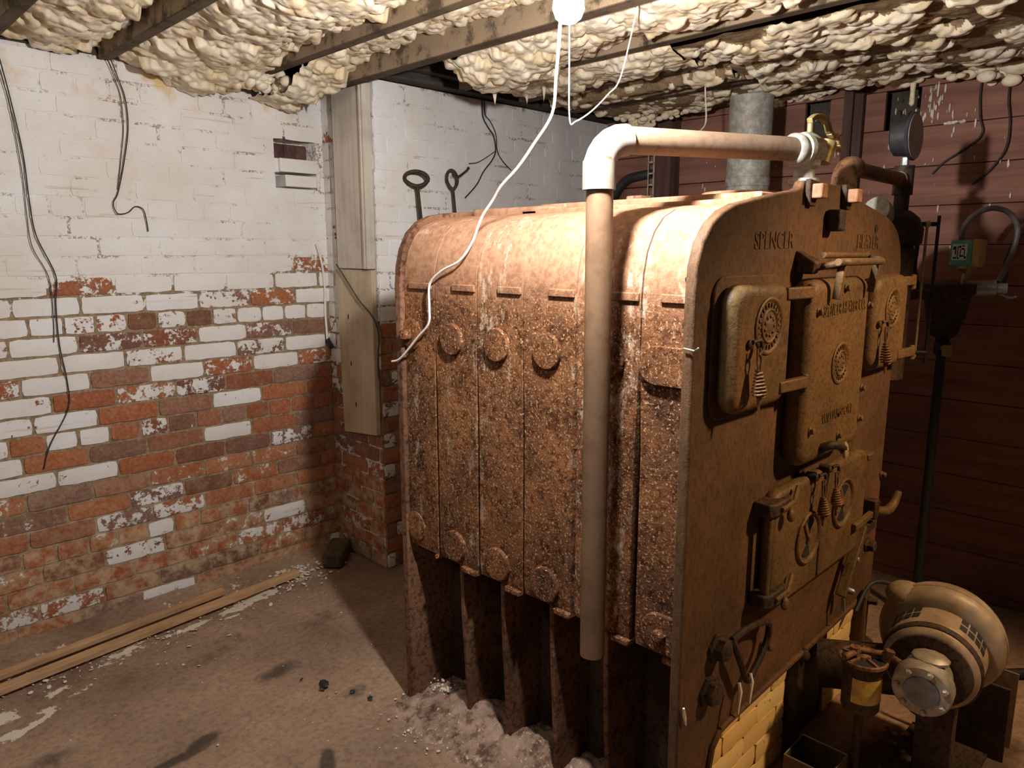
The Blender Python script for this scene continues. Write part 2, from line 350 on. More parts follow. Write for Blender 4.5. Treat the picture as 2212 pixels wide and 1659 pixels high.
# ---------------------------------------------------------------- brick walls
def brick_wall(name, O, U, N, L, H, pf, mf, hole=None, flat_z=1.43, course=.077, blen=.236, attr_seed=1, mat=None, gap=.0105, header=6, u_off=0, prot=(.0045, .008), parent=None, back=None):
    O = Vector(O); U = Vector(U); N = Vector(N); Z = Vector((0,0,1)); rd = random.Random(attr_seed)
    V = []; F = []; T = []
    P = lambda u, v, d: O + U*u + Z*v + N*d
    # mortar bed
    nu = int(L/.02)+1; nv = int(H/.017)+1
    us = np.linspace(0, L, nu); vs = np.linspace(0, H, nv)
    for u in us:
        for v in vs:
            d = (float(vnoise(u, v, 25, attr_seed))-.5)*.003
            if hole and hole[0] < u < hole[1] and hole[2] < v < hole[3]: d = -.095
            V.append(P(u, v, d)); m_, du = mf(u, v); T.append((.5, m_, 0, du))
    fl = (U.cross(Z)).dot(N) < 0
    F += grid_faces(nu, nv, flip=fl)
    rows = int(H/course)
    for r in range(rows+1):
        hd = header and r % header == 4
        bl = blen/2 if hd else blen
        u = -blen*.25 - (0 if r % 2 else blen/2) + (blen*.25 if hd else 0) + rd.uniform(-.01, .01) + u_off
        while u < L:
            l = bl*rd.uniform(.96, 1.04); u0 = u + gap/2; u1 = u + l - gap/2; u += l
            u0c = max(u0, 0); u1c = min(u1, L)
            if u1c - u0c < .02: continue
            z0 = r*course + gap/2 + rd.uniform(-.001, .001); z1 = (r+1)*course - gap/2
            if z1 > H: z1 = H
            if z1 - z0 < .01: continue
            uc = (u0c+u1c)/2; zc = (z0+z1)/2
            if hole and hole[0]-.02 < uc < hole[1]+.02 and hole[2]-.005 < zc < hole[3]+.005: continue
            pr = prot[0] if zc > flat_z else prot[1]*rd.uniform(.6, 1.25)
            p, du = pf(uc, zc, rd)
            n_u = 8 if not hd else 5; n_v = 4; k = len(V); rnd = rd.random(); ty = rd.uniform(-.0015, .0015); tx = rd.uniform(-.002, .002)
            a_ = rd.uniform(0, 50)
            for i in range(-1, n_u+1):
                ii = min(max(i, 0), n_u-1)
                for j in range(-1, n_v+1):
                    jj = min(max(j, 0), n_v-1); edge = ii in (0, n_u-1) or jj in (0, n_v-1); corner = ii in (0, n_u-1) and jj in (0, n_v-1)
                    fu = ii/(n_u-1); fv = jj/(n_v-1)
                    uu = u0c + (u1c-u0c)*fu; vv = z0 + (z1-z0)*fv
                    jit = .0022 if zc < flat_z else .0008
                    if edge:
                        uu += rd.uniform(-jit, jit); vv += rd.uniform(-jit, jit)
                        if corner: uu += (.5-fu)*.006; vv += (.5-fv)*.006
                    uu = min(max(uu, 0), L)
                    d = pr + ty*(fv-.5) + tx*(fu-.5) - (pr*.35 if edge else 0) + (rd.random()-.5)*.0009
                    if i in (-1, n_u) or j in (-1, n_v): d = -.004
                    V.append(P(uu, vv, d)); T.append((rnd, p, 1, du))
            m = n_v+2
            for i in range(n_u+1):
                for j in range(m-1):
                    q = (k+i*m+j, k+(i+1)*m+j, k+(i+1)*m+j+1, k+i*m+j+1)
                    F.append(q[::-1] if fl else q)
    mb = MB(); mb.v = [tuple(v) for v in V]; mb.f = F
    if back:   # solid body behind the face
        k = len(mb.v); B = [P(0,0,-back), P(L,0,-back), P(L,H,-back), P(0,H,-back), P(0,0,-.012), P(L,0,-.012), P(L,H,-.012), P(0,H,-.012)]
        mb.v += [tuple(b) for b in B]; T += [(.5, 1.0, 0, 0)]*8
        for q in ((0,1,2,3),(0,4,5,1),(1,5,6,2),(2,6,7,3),(3,7,4,0)): mb.f.append(tuple(k+i for i in q))
    return obj(name, mb, mat or BRICK, parent, attrs={'tint': ('FLOAT_COLOR', T)}, smooth=50)

def pf_left(u, v, rd):          # u is world x + 0.5
    x = u - .5
    edge = 1.43 + .10*max(0, min(1, (x-1.5)/.4)) - (0.0 if x > .3 else .05)
    r = rd.random()
    if v > edge: return 1.3, 0
    if v > .98: p = (.88 if r < .45 else .62 if r < .74 else .42 if r < .9 else .12)
    elif v > .58:
        wl = max(0, min(1, (1.15-x)/.5))
        p = (.80 if r < .12+.55*wl else .5 if r < .3+.5*wl else .12)
    else: p = (.72 if r < .04 else .50 if r < .18 else .30 if r < .45 else .06)
    return p, (.1 if v > .6 else .25 if v > .35 else .75)
def mf_left(u, v):
    x = u-.5; edge = 1.42 + .10*max(0, min(1, (x-1.5)/.4))
    return (1.25 if v > edge else .40 if v > edge-.10 else .0 if v > .9 else -.1), (.15 if v > .5 else .6)
wl = struct(brick_wall('wall_left', (-.5, 3.32, 0), (1,0,0), (0,-1,0), 2.5, 2.32, pf_left, mf_left, hole=(2.250, 2.457, 1.866, 2.082), back=.15))
def pf_ret(u, v, rd):
    r = rd.random()
    if v > 1.0: return (.95 if r < .8 else .6), 0
    if v > .75: return (.55 if r < .4 else .2), .2
    return (.45 if r < .2 else .12), (.2 if v > .45 else .8)
mf_ret = lambda u, v: ((.9 if v > 1.25 else .1 if v > .9 else -.1), .5)
struct(brick_wall('wall_return', (2.0, 3.32, 0), (0,-1,0), (-1,0,0), .44, 2.32, pf_ret, mf_ret, attr_seed=5, flat_z=1.5))
def pf_back(u, v, rd):
    r = rd.random()
    if v > 1.2: return 1.25 if v > 1.45 else 1.0, 0
    return (.6 if r < .25 else .1), .2
struct(brick_wall('wall_back', (2.0, 2.88, 0), (1,0,0), (0,-1,0), 1.75, 2.32, pf_back, lambda u, v: (1.25 if v > 1.42 else .6 if v > 1.2 else 0, .2), attr_seed=9, flat_z=1.4, back=.4))

# bricks inside the hole and the loose brick under it
B1 = brick_wall('brick', (1.752, 3.392, 1.999), (1,0,0), (0,-1,0), .205, .074, lambda u, v, rd: (0, 0), lambda u, v: (0, 0), attr_seed=31, course=.074, blen=.066, header=0, gap=.005, back=.018, mat=m_plain('dark_bare_brick', (.10,.048,.04), .9, 0, .4, 25, .5))
tag(B1, 'dark bare bricks standing inside the square hole in the whitewashed wall', 'brick')
LB = obj('loose_brick', MB().box(1.785, 1.950, 3.303, 3.41, 1.8685, 1.922), BRICK, bevel=.004, attrs={'tint': ('FLOAT_COLOR', [(.5, 1.3, 1, 0)]*8)})
tag(LB, 'loose whitewashed brick low in the gap under the dark square hole', 'brick')
LB = obj('loose_brick', MB().box(1.757, 1.954, 3.298, 3.41, 1.934, 1.996), BRICK, bevel=.003, attrs={'tint': ('FLOAT_COLOR', [(.5, 1.3, 1, 0)]*8)})
tag(LB, 'flat whitewashed brick forming the sill of the dark square hole', 'brick')

# ---------------------------------------------------------------- floor
xs = np.arange(-.6, 3.82, .02); ys = np.arange(-1.2, 3.36, .02)
X, Y = np.meshgrid(xs, ys, indexing='ij')
Zf = (fbm(X, Y, 3, 4, 3)-.5)*.018 + (fbm(X, Y, 14, 3, 5)-.5)*.006
Zf += np.clip((Y-3.12)/.2, 0, 1)**1.3*.035*(X < 2.0)*(.6+.8*fbm(X, Y, 6, 3, 8))
stain_shade = np.zeros_like(X); white = np.zeros_like(X)
def spot(A, cx, cy, rx, ry, ang, k=1.0):
    c, s = math.cos(R(ang)), math.sin(R(ang)); dx = X-cx; dy = Y-cy; a = (dx*c+dy*s)/rx; b = (-dx*s+dy*c)/ry
    np.maximum(A, k*np.exp(-(a*a+b*b)), out=A)
for q in ((.71,2.19,.15,.030,4), (.80,2.22,.08,.03,10), (1.03,1.84,.09,.03,60), (1.17,2.42,.16,.07,10,.7), (1.05,2.72,.25,.10,20,.6), (1.32,2.1,.09,.08,0,.6), (.42,2.45,.1,.1,0,.6), (1.45,2.62,.22,.12,30,.55), (2.5,.45,.3,.2,0,.9), (2.25,.62,.3,.14,0,.9)): spot(stain_shade, *q)  # first streaks paint soft shadow shapes into the floor, the rest are dark stains
for q in ((.445,2.71,.12,.018,25,1.0), (.49,2.76,.035,.03,0,.9), (.36,2.70,.045,.02,20,.9), (.38,2.82,.09,.05,20,.62), (.55,2.86,.12,.03,12,.65), (.6,2.80,.06,.02,20,.7), (1.12,3.0,.12,.022,10,.9), (1.30,3.02,.14,.03,8,1.0), (1.22,2.96,.05,.018,0,.95), (1.40,3.05,.09,.05,0,1.15), (.85,2.98,.3,.05,8,.5), (1.62,3.12,.16,.09,0,.62), (1.0,3.2,.9,.05,4,.42)): spot(white, *q)
mb = MB(); mb.v = np.stack([X.ravel(), Y.ravel(), Zf.ravel()], 1).tolist(); mb.f = grid_faces(len(xs), len(ys))
struct(obj('floor', mb, FLOOR, attrs={'stain_shade': ('FLOAT', stain_shade.ravel()), 'white': ('FLOAT', white.ravel())}, smooth=0))

# ---------------------------------------------------------------- ceiling: subfloor, joists, header, spray foam
struct(obj('ceiling', MB().box(-.6, 3.85, -1.2, 3.5, 2.5, 2.53), SUBF))
struct(obj('trim_1', MB().box(-.5, 2.0, 3.30, 3.50, 2.32, 2.5), TRIMW))
struct(obj('trim_2', MB().box(2.03, 3.72, 2.80, 3.05, 2.325, 2.5).box(2.03, 3.72, 2.74, 2.80, 2.36, 2.5), TRIMW, bevel=.004))
JX = [.25, .65, 1.035, 1.60, 1.905, 2.40, 2.80, 3.20, 3.60]
JL = ['leftmost ceiling joist, only its far end showing at the picture corner', 'dark ceiling joist over the upper left corner of the picture', 'tan oversprayed ceiling joist left of the widest foam bay',
      'dark ceiling joist along the right of the widest foam bay', 'deep bare ceiling joist ending above the wooden corner boards', 'foam coated ceiling joist beside the hanging bulb', 'ceiling joist with a dark bare gap at upper right', 'foam smeared ceiling joist above the boiler front', 'last ceiling joist, along the top of the plank wall']
for x, lab in zip(JX, JL):
    y1 = 3.30 if x < 2 else 2.73
    wd = .03 if x == 1.905 else .023
    o = obj('ceiling_joist', MB().box(x-wd, x+wd, -1.15, y1, 2.305 if x != 1.905 else 2.285, 2.5), JOIST, bevel=.004)
    tag(o, lab, 'joist', 'old joists of the ceiling')

def foam(label, x0, x1, y0, y1, base, nb, rr, bumpz=.62, dx=.005, seed=1, clumpy=False, dens=None, spikes=(), flow=.0):
    """downward height field: overlapping blisters of foam on a base depth"""
    rs = np.random.default_rng(seed)
    xs = np.linspace(x0, x1, int((x1-x0)/dx)+1); ys = np.linspace(y0, y1, int((y1-y0)/dx)+1)
    X, Y = np.meshgrid(xs, ys, indexing='ij'); D = base(X, Y) + (fbm(X, Y, 9, 4, seed)-.5)*.03
    C = np.zeros_like(X) if clumpy else np.ones_like(X); D0 = D.copy()
    hx = xs[1]-xs[0]; hy = ys[1]-ys[0]
    sizes = np.concatenate([rr[0] + (rr[1]-rr[0])*rs.random(nb)**1.5, rs.uniform(.010, .024, nb*4)])
    for k, r in enumerate(sizes):
        big = k < nb
        cx = rs.uniform(x0, x1); cy = rs.uniform(y0, y1)
        if dens is not None and rs.random() > dens(cx, cy): continue
        ax = r*rs.uniform(.75, 1.05); ay = r*rs.uniform(1.1, 2.0); e = ay; th = rs.normal(-.5, .5); ct, st_ = math.cos(th), math.sin(th)
        i0 = max(0, int((cx-e-x0)/hx)); i1 = min(len(xs), int((cx+e-x0)/hx)+2); j0 = max(0, int((cy-e-y0)/hy)); j1 = min(len(ys), int((cy+e-y0)/hy)+2)
        if i1-i0 < 2 or j1-j0 < 2: continue
        sx = X[i0:i1, j0:j1]-cx; sy = Y[i0:i1, j0:j1]-cy; pu = sx*ct+sy*st_; pv = -sx*st_+sy*ct
        q = 1 - (pu/ax)**2 - (pv/ay)**2
        ci = min(len(xs)-1, max(0, int((cx-x0)/hx))); cj = min(len(ys)-1, max(0, int((cy-y0)/hy)))
        hh = r*(bumpz if big else .50)
        b0 = (.75*D0[ci, cj] + .25*D[ci, cj] - hh*rs.uniform(.1, .5)) if big else D[ci, cj] - hh*rs.uniform(.45, .75)
        hgt = b0 + np.sqrt(np.clip(q, 0, 1))*hh + pu*rs.normal(.12, .16)
        win = (q > 0) & (hgt > D[i0:i1, j0:j1])
        D[i0:i1, j0:j1] = np.where(win, hgt, D[i0:i1, j0:j1]); C[i0:i1, j0:j1] = np.where(win, 1.0, C[i0:i1, j0:j1])
    Dp = np.pad(D, 1, mode='edge'); D = (4*D + Dp[:-2,1:-1]+Dp[2:,1:-1]+Dp[1:-1,:-2]+Dp[1:-1,2:])/8
    for sx_, sy_, sr, sl in spikes:
        d = np.sqrt((X-sx_)**2+(Y-sy_)**2)/sr; D += np.clip(1-d, 0, 1)**1.6*sl; C[d < 1] = 1
    D = np.clip(D, .004, .60)
    mb = MB(); mb.v = np.stack([X.ravel(), Y.ravel(), 2.5-D.ravel()], 1).tolist(); mb.f = grid_faces(len(xs), len(ys), flip=True)
    o = obj('spray_foam', mb, FOAM, attrs={'clump': ('FLOAT', C.ravel())}, smooth=0)
    return tag(o, label, 'insulation foam', 'spray foam between the joists')
ramp01 = lambda v, a, b: np.clip((v-a)/(b-a), 0, 1)
def prof(X, x0, x1): return np.sin(np.pi*ramp01(X, x0, x1))
foam('spray foam in the bay at the top left picture corner', .275, .627, 1.6, 3.3, lambda X, Y: .06+.05*prof(X,.27,.63)+.08*ramp01(Y,2.9,3.2), 260, (.02,.05), seed=2)
foam('cream spray foam bay left of the tan joist, hollow and shadowed at its wall end', .673, 1.012, 1.4, 3.3, lambda X, Y: .045+.075*prof(X,.67,1.01)+.05*ramp01(Y,2.5,3.0)+.0*ramp01(Y,3.05,3.3), 420, (.02,.05), seed=3)
foam('widest bulging bay of cream spray foam above the white brick wall', 1.058, 1.577, 1.3, 3.31, lambda X, Y: .065+.10*prof(X,1.05,1.58)**.7+.085*ramp01(Y,2.75,3.15)*(.3+.7*ramp01(X,1.1,1.35)), 760, (.022,.06), seed=4)
foam('narrow cream spray foam bay left of the deep bare joist', 1.623, 1.875, 1.2, 3.31, lambda X, Y: .05+.085*prof(X,1.56,1.87)*(X<1.87)+.13*ramp01(Y,2.70,2.98), 420, (.02,.05), seed=5, spikes=((1.84,3.08,.016,.07),))
foam('spray foam patch above the hanging bulb, stopping short of the dark header', 1.937, 2.377, .6, 2.44, lambda X, Y: .09+.09*prof(X,1.93,2.38)-.15*ramp01(Y,2.30,2.44)+.08*ramp01(Y,1.8,2.2), 620, (.02,.05), seed=6, spikes=((2.24,2.34,.014,.07),))
foam('foam bay right of the hanging bulb with a hanging white drip', 2.423, 2.777, 1.64, 2.62, lambda X, Y: .11+.09*prof(X,2.42,2.78)-.12*ramp01(Y,2.5,2.62), 300, (.02,.045), seed=7, spikes=((2.52,2.32,.014,.08),(2.6,2.5,.012,.05)))
clump = lambda cx, cy: .9 if fbm(np.array([cx]), np.array([cy]), 7, 2, 11)[0] > .54 else .015
foam('brown and cream clumped foam under the joists at the upper right', 2.43, 3.175, -.3, 1.62, lambda X, Y: .190+.03*fbm(X,Y,5,2,4)-.06*np.exp(-((X-2.83)/.035)**2)*(Y>.75), 900, (.014,.034), .95, seed=8, clumpy=True, dens=clump)
foam('streaky smeared foam over the boiler front below two joists', 2.823, 3.177, 1.64, 2.66, lambda X, Y: .12+.08*prof(X,2.82,3.18)+.02*np.sin(X*60), 200, (.016,.034), .6, seed=9, clumpy=True, dens=lambda a, b: .55 if fbm(np.array([a*3]), np.array([b]), 5, 2, 12)[0] > .47 else .08)
foam('foam strip between the last two joists before the plank wall', 3.225, 3.58, .2, 2.66, lambda X, Y: .15+.05*prof(X,3.22,3.58)+.02*fbm(X,Y,6,2,2), 420, (.014,.034), .9, seed=10, clumpy=True, dens=lambda a, b: .8 if fbm(np.array([a*2]), np.array([b]), 6, 2, 12)[0] > .49 else .08)

def lump(label, pts, r0, seed, drips=(), sp=.03, n=60):
    """cauliflower mass of foam: many squashed balls grown around a few seeds"""
    rd = random.Random(seed); mb = MB(); n = 0
    for (x, y, z, s) in pts:
        for _ in range(26):
            c = (x+rd.gauss(0, s*.45), y+rd.gauss(0, s*.75), z+rd.gauss(0, s*.30)); r = r0*rd.uniform(.5, 1.25)
            mb.ell(c, (r*rd.uniform(.7,1), r*rd.uniform(.9,1.4), r*rd.uniform(.6,.9)), 10, 7)
        mb.ell((x, y, z+s*.2), (s*.6, s*.95, s*.55), 12, 8)
    for (x, y, z0, z1, r) in drips: mb.lathe([(0, r), ((z0-z1)*.4, r*.75), ((z0-z1)*.9, r*.9), (z0-z1, r*.3)], (x, y, z0), (0,0,-1), 9)
    k = len(mb.v)
    return tag(obj('foam_lump', mb, FOAM, attrs={'clump': ('FLOAT', [1.0]*k)}, smooth=60), label, 'insulation foam', 'foam lumps hanging below the joists')
lump('smooth cream foam lump with a rounded drip, above the dark right vent hole', [(3.66,1.25,2.335,.06),(3.66,1.17,2.315,.05),(3.66,1.34,2.35,.04)], .026, 3, ((3.655,1.16,2.29,2.195,.013),))
lump('large cauliflower foam lump at the far right top of the plank wall', [(3.65,.88,2.31,.08),(3.65,.76,2.29,.08),(3.66,.66,2.31,.07),(3.67,.98,2.35,.05)], .026, 4)
lump('foam lump running along the plank wall just right of the grey vent pipe', [(3.66,1.78,2.31,.05),(3.66,1.68,2.32,.045),(3.66,1.58,2.32,.04),(3.66,1.50,2.34,.04)], .020, 5)
lump('rounded cauliflower foam lump over the wall end of the dark joist by the widest bay', [(1.50,3.12,2.285,.06),(1.60,3.12,2.28,.06),(1.70,3.10,2.275,.055),(1.42,3.14,2.30,.05)], .024, 9)
lump('small foam lump hanging behind the elbow of the drain pipe', [(3.45,2.44,2.25,.045),(3.5,2.3,2.29,.05),(3.42,2.52,2.29,.04)], .022, 6)

# ---------------------------------------------------------------- plank wall on the right
mb = MB(); pz = .172; z0 = .044-pz; rd = random.Random(5)
k = 0; z = z0
VENTS = [(1.137, 1.284), (1.536, 1.657)]
while z < 2.5:
    a, b = max(z, 0)+.0015, min(z+pz, 2.5)-.0015
    segs = [(-1.2, 2.88)]
    if abs(z-(2.108)) < .03:
        segs = [(-1.2, VENTS[0][0]), (VENTS[0][1], VENTS[1][0]), (VENTS[1][1], 2.88)]
    for s0, s1 in segs:
        t = rd.uniform(0, .004); mb.box(3.70-t, 3.722, s0, s1, a, b)
    z += pz
struct(obj('wall_right', mb, PLANK, bevel=.002, seg=1))
struct(obj('wall_right_backing', MB().box(3.80, 3.83, -1.2, 2.88, 0, 2.5), SUBF))
o = obj('wall_stud', MB().box(3.60, 3.697, 2.36, 2.47, 0, 2.30), STUD, bevel=.003); tag(o, 'wide dark stud against the plank wall, seen under the drain pipe', 'stud')
st = obj('light_strap', MB().box(3.596, 3.60, 2.462, 2.47, 1.2, 2.2).box(3.596, 3.60, 2.50, 2.506, 1.2, 2.2), m_plain('strap_edge', (.42,.36,.27), .7), o)
for i in range(16): obj('strap_rung', MB().box(3.596, 3.60, 2.466, 2.503, 1.25+i*.062, 1.258+i*.062), st.data.materials[0], st)
o = obj('wall_stud', MB().box(3.66, 3.697, 1.37, 1.41, .6, 2.31), STUD, bevel=.002); tag(o, 'thin near black stud on the plank wall between the two vent holes', 'stud')
o = obj('wall_stud', MB().box(3.67, 3.697, 1.42, 1.462, 1.75, 2.31), STUD, bevel=.002); tag(o, 'short brown batten beside the thin black stud on the plank wall', 'stud')
# white foam drips and specks stuck on the planks
mb = MB(); rd = random.Random(14)
for _ in range(95):
    y = rd.uniform(.62, 2.3); z = rd.choice([rd.uniform(1.5, 2.25), rd.uniform(1.85, 2.2)]); s = rd.uniform(.0018, .0045)
    mb.ell((3.694, y, z), (.004, s, s*rd.uniform(1, 5)), 6, 5)
for _ in range(34):
    y = 1.07+rd.gauss(0, .04); z = rd.uniform(2.12, 2.27); s = rd.uniform(.002, .006); mb.ell((3.694, y-(2.27-z)*-.25, z), (.005, s, s*rd.uniform(2, 6)), 6, 5)
for _ in range(18):
    mb.ell((3.694, rd.uniform(.95, 1.03), 2.108+rd.uniform(0, .006)), (.008, rd.uniform(.004,.01), .006), 6, 5)
o = obj('foam_drips', mb, CHIP, smooth=60); tag(o, 'white foam drips and specks spattered over the brown planks', 'foam spatter', kind='stuff')

# boards nailed over the return of the wall
t = thing('corner_board', 'upper pale board boxed around the wall corner, with a moulding strip', 'board', (1.98, 3.05, 1.48))
obj('board_face', MB().box(1.955, 1.988, 2.93, 3.155, 1.482, 2.30), BOARDP, t, .003)
obj('moulding', MB().box(1.945, 1.990, 2.885, 2.925, 1.482, 2.30).box(1.94, 1.955, 2.90, 2.912, 1.482, 2.30), BOARDP, t, .002)
obj('edge_strip', MB().box(1.972, 1.990, 3.158, 3.185, 1.482, 2.30), STUD, t, .002)
t = thing('lower_board', 'lower bare pine board nailed to the brick corner, ending above the floor', 'board', (1.98, 3.03, .68))
mb = MB().prism_x([(2.882,.69),(3.165,.665),(3.185,1.478),(2.882,1.478)], 1.962, 1.988)
obj('plank', mb, BOARD, t, .002)
for y, z in ((3.05,.82),(3.08,1.02),(3.09,1.25)): obj('nail_hole', MB().ell((1.962, y, z), (.0015, .006, .014), 8, 6), DARKM, t)

# ---------------------------------------------------------------- boiler
BO = thing('boiler', 'big rusted cast iron sectional boiler filling the middle of the cellar', 'boiler', (2.02, 1.38, 0))
CX = 2.02
half = [(1.60,.565),(1.45,.575),(1.425,.59),(1.42,.625),(1.42,1.08),(1.42,1.30),(1.42,1.46),(1.424,1.51),(1.437,1.562),(1.462,1.607),(1.497,1.640),(1.545,1.660),(1.61,1.671),(1.70,1.680),(2.02,1.700)]
full = half + [(2*CX-x, z) for x, z in reversed(half[:-1])]
def inset(pr, d):
    out = []; n = len(pr); cx, cz = CX, 1.1
    for i in range(n):
        a = Vector(pr[i-1]); b = Vector(pr[(i+1) % n]); t = (b-a).normalized(); nn = Vector((t.y, -t.x))
        if nn.dot(Vector((pr[i][0]-cx, pr[i][1]-cz))) > 0: nn = -nn
        out.append((pr[i][0]+nn.x*d, pr[i][1]+nn.y*d))
    return out
def section(y0, y1, s0=.0012, s1=.0012, slot0=.0055, slot1=.0055):
    n = len(full); rings = []
    for yy, sg, ins, slot, g in ((y0, 1, .006, slot0, s0), (y0, 1, .0, slot0, s0), (y1, -1, .0, slot1, s1), (y1, -1, .006, slot1, s1)):
        pr = inset(full, ins) if ins else full; ring = []
        for (x, z), (bx, bz) in zip(pr, full):
            gg = slot if .55 < bz < 1.09 and slot else g
            ring.append((x, yy + sg*(gg + (0 if ins else .0012)), z))
        rings.append(ring)
    mb = MB(); vs = [p for r in rings for p in r]; fs = []
    for i in range(3):
        for k in range(n): fs.append((i*n+k, i*n+(k+1) % n, (i+1)*n+(k+1) % n, (i+1)*n+k))
    fs.append(tuple(range(n))); fs.append(tuple(range(4*n-1, 3*n-1, -1)))
    return mb.add(vs, fs)
seams = [1.905, 1.753, 1.563, 1.378, 1.19, .994, .862]
discs = [None, 1.671, 1.477, 1.286, 1.085, None]
for i in range(6):
    y1, y0 = seams[i], seams[i+1]
    sw = [.0055, .006, .0065, .007, .0085, .009]
    s = obj('boiler_section', section(y0, y1, slot0=sw[i] if i < 5 else 0, slot1=sw[i-1] if i else 0), RUST, BO, smooth=35)
    m = MB()
    c = discs[i]
    a, b = (c-.004, y0+.006) if c else ((1.876, 1.765) if i == 0 else (.94, .87))
    m.box(1.4135, 1.43, b, a, 1.446, 1.467)
    obj('rib', m, RUST, s, .003)
    m = MB(); m.box(1.413, 1.45, y0+.008, (c or (1.80 if i == 0 else .93))-.03, .575, .592); obj('foot_lug', m, RUST, s, .004)
    if c:
        for z_, r_ in ((1.303, .048), (.650, .050)):
            m = MB().lathe([(0, r_), (.010, r_), (.013, r_-.003), (.0135, r_*.5)], (1.421, c, z_), (-1, 0, 0), 30)
            obj('round_boss', m, RUST, s)
    elif i == 5:
        m = MB().prism_x([(.945+.046*math.sin(R(a_)), 1.303+.046*math.cos(R(a_))) for a_ in range(0, 181, 15)] + [(.866, 1.257), (.866, 1.349)], 1.407, 1.422); obj('oval_boss', m, RUST, s, .003)
        m = MB().prism_x([(.915+.046*math.sin(R(a_)), .650+.05*math.cos(R(a_))) for a_ in range(0, 181, 15)] + [(.866, .60), (.866, .70)], 1.409, 1.422); l_ = obj('bolt_lug', m, RUST, s, .003)
        obj('hex_bolt', MB().lathe([(0, .018), (.014, .018), (.018, .013)], (1.41, .905, .648), (-1,0,0), 6), RUST, s, .002)
        for z_ in (1.50, 1.40): obj('socket', MB().lathe([(0, .011), (.004, .009)], (1.418+(.004 if z_ > 1.45 else 0), .872, z_), (-1,0,0), 12), DARKM, s)
    else:
        for z_ in (1.303, .66):
            m = MB().lathe([(0, .05), (.006, .05), (.008, .044), (.0085, .03), (.0085, .02)], (1.421, 1.872, z_), (-1,0,0), 28); obj('bolt_lug', m, RUST, s)
            if z_ > 1: obj('square_bolt', MB().box(1.385, 1.415, 1.866, 1.893, 1.288, 1.318), RUST, s, .003)
obj('core_light_block', MB().box(1.50, 2.54, .865, 1.90, .59, 1.57), DARKI, BO)  # unseen core box added to block light through the section gaps
obj('ash_pit_casing', MB().box(1.60, 2.44, .98, 1.90, 0.0, .575), DARKI, BO)
# back plate with leg
outl = [(1.412, 0), (1.63, 0), (1.63, .57), (2.41, .57), (2.41, 0), (2.628, 0), (2.62,.47)]
up = [(1.408, .47), (1.405, 1.0), (1.404, 1.46), (1.409, 1.515), (1.423, 1.57), (1.450, 1.62), (1.488, 1.655), (1.54, 1.676), (1.61, 1.687), (1.70, 1.694), (1.90, 1.706), (2.02, 1.708)]
outl += [(2*CX-x, z) for x, z in up[1:]] + list(reversed(up))[1:]
obj('back_plate', MB().prism_y(outl, 1.905, 1.937), FIN, BO, .005)
for c in (1.660, 1.474, 1.276, 1.085):
    mb = MB().prism_y([(1.432,.585),(1.437,.40),(1.452,.15),(1.462,0),(1.62,0),(1.62,.585)], c-.008, c+.008)
    obj('leg_fin', mb, FIN, BO, .003)
# top ledges and hopper lid
obj('top_ledge', MB().box(1.66, 2.38, .864, 1.62, 1.66, 1.688), RUST, BO, .006)
obj('hopper_lid', MB().box(1.72, 2.32, .866, 1.60, 1.688, 1.706), RUST, BO, .005)
obj('flue_collar', MB().prism_z(rrect(1.88, 2.30, .96, 1.17, .10), 1.705, 1.727), RUST, BO, .006)
obj('rear_hump', MB().prism_z(rrect(1.66, 2.2, 1.50, 1.88, .06), 1.66, 1.698), RUST, BO, .012, 3)
obj('top_plug', MB().box(2.06, 2.12, 1.46, 1.52, 1.69, 1.745), RUST, BO, .004)

# front plate
pl = [(1.393, 0), (1.385, .55), (1.379, 1.45), (1.384, 1.53), (1.402, 1.58), (1.438, 1.623), (1.485, 1.650), (1.54, 1.667), (1.64, 1.684), (1.75, 1.702), (1.84, 1.714)]
top = [(1.865, 1.722), (1.875, 1.738), (1.90, 1.740)]
left = pl + top
outline = left + [(2*CX-x, z) for x, z in reversed(left)]
op = [(2.59, 0), (2.59, .355), (2.56, .375), (1.62, .350)] + [(1.62+.085*math.cos(R(a_)), .265+.085*math.sin(R(a_))) for a_ in (110, 130, 150, 165, 180)] + [(1.535, 0)]
FP = obj('front_plate', MB().prism_y(outline + op, .830, .858), PLATE, BO, .006, 3)
obj('plate_rim', MB().tube([(x, .826, z) for x, z in ((1.535,0),(1.535,.265),(1.548,.315),(1.58,.345),(1.62,.350),(2.56,.376),(2.585,.36),(2.59,0))], .009, 8), PLATE, FP)
def lettering(txt, x0, x1, z, h, y, parent, mat, slant=0.0, depth=.004):
    cu = bpy.data.curves.new('lettering', 'FONT'); cu.body = txt; cu.size = 1; cu.extrude = .5; cu.offset = .012; cu.resolution_u = 3
    ob = bpy.data.objects.new('tmp', cu); COL.objects.link(ob); dg = bpy.context.evaluated_depsgraph_get()
    me = bpy.data.meshes.new_from_object(ob.evaluated_get(dg)); bpy.data.objects.remove(ob)
    V = [v.co.copy() for v in me.vertices]; F = [tuple(p.vertices) for p in me.polygons]
    xa = min(v.x for v in V); xb = max(v.x for v in V); ya = min(v.y for v in V); yb = max(v.y for v in V)
    mb = MB(); mb.add([(x0+(v.x-xa)/(xb-xa)*(x1-x0), y - (v.z+.5)*depth + .001, z+(v.y-ya)/(yb-ya)*h + slant*(v.x-xa)/(xb-xa)) for v in V], F)
    return obj('lettering', mb, mat, parent, smooth=30)
lettering('SPENCER', 1.628, 1.835, 1.566, .042, .830, FP, PLATE, .004, .003)
lettering('HEATER', 2.255, 2.43, 1.572, .040, .830, FP, PLATE, -.002, .003)
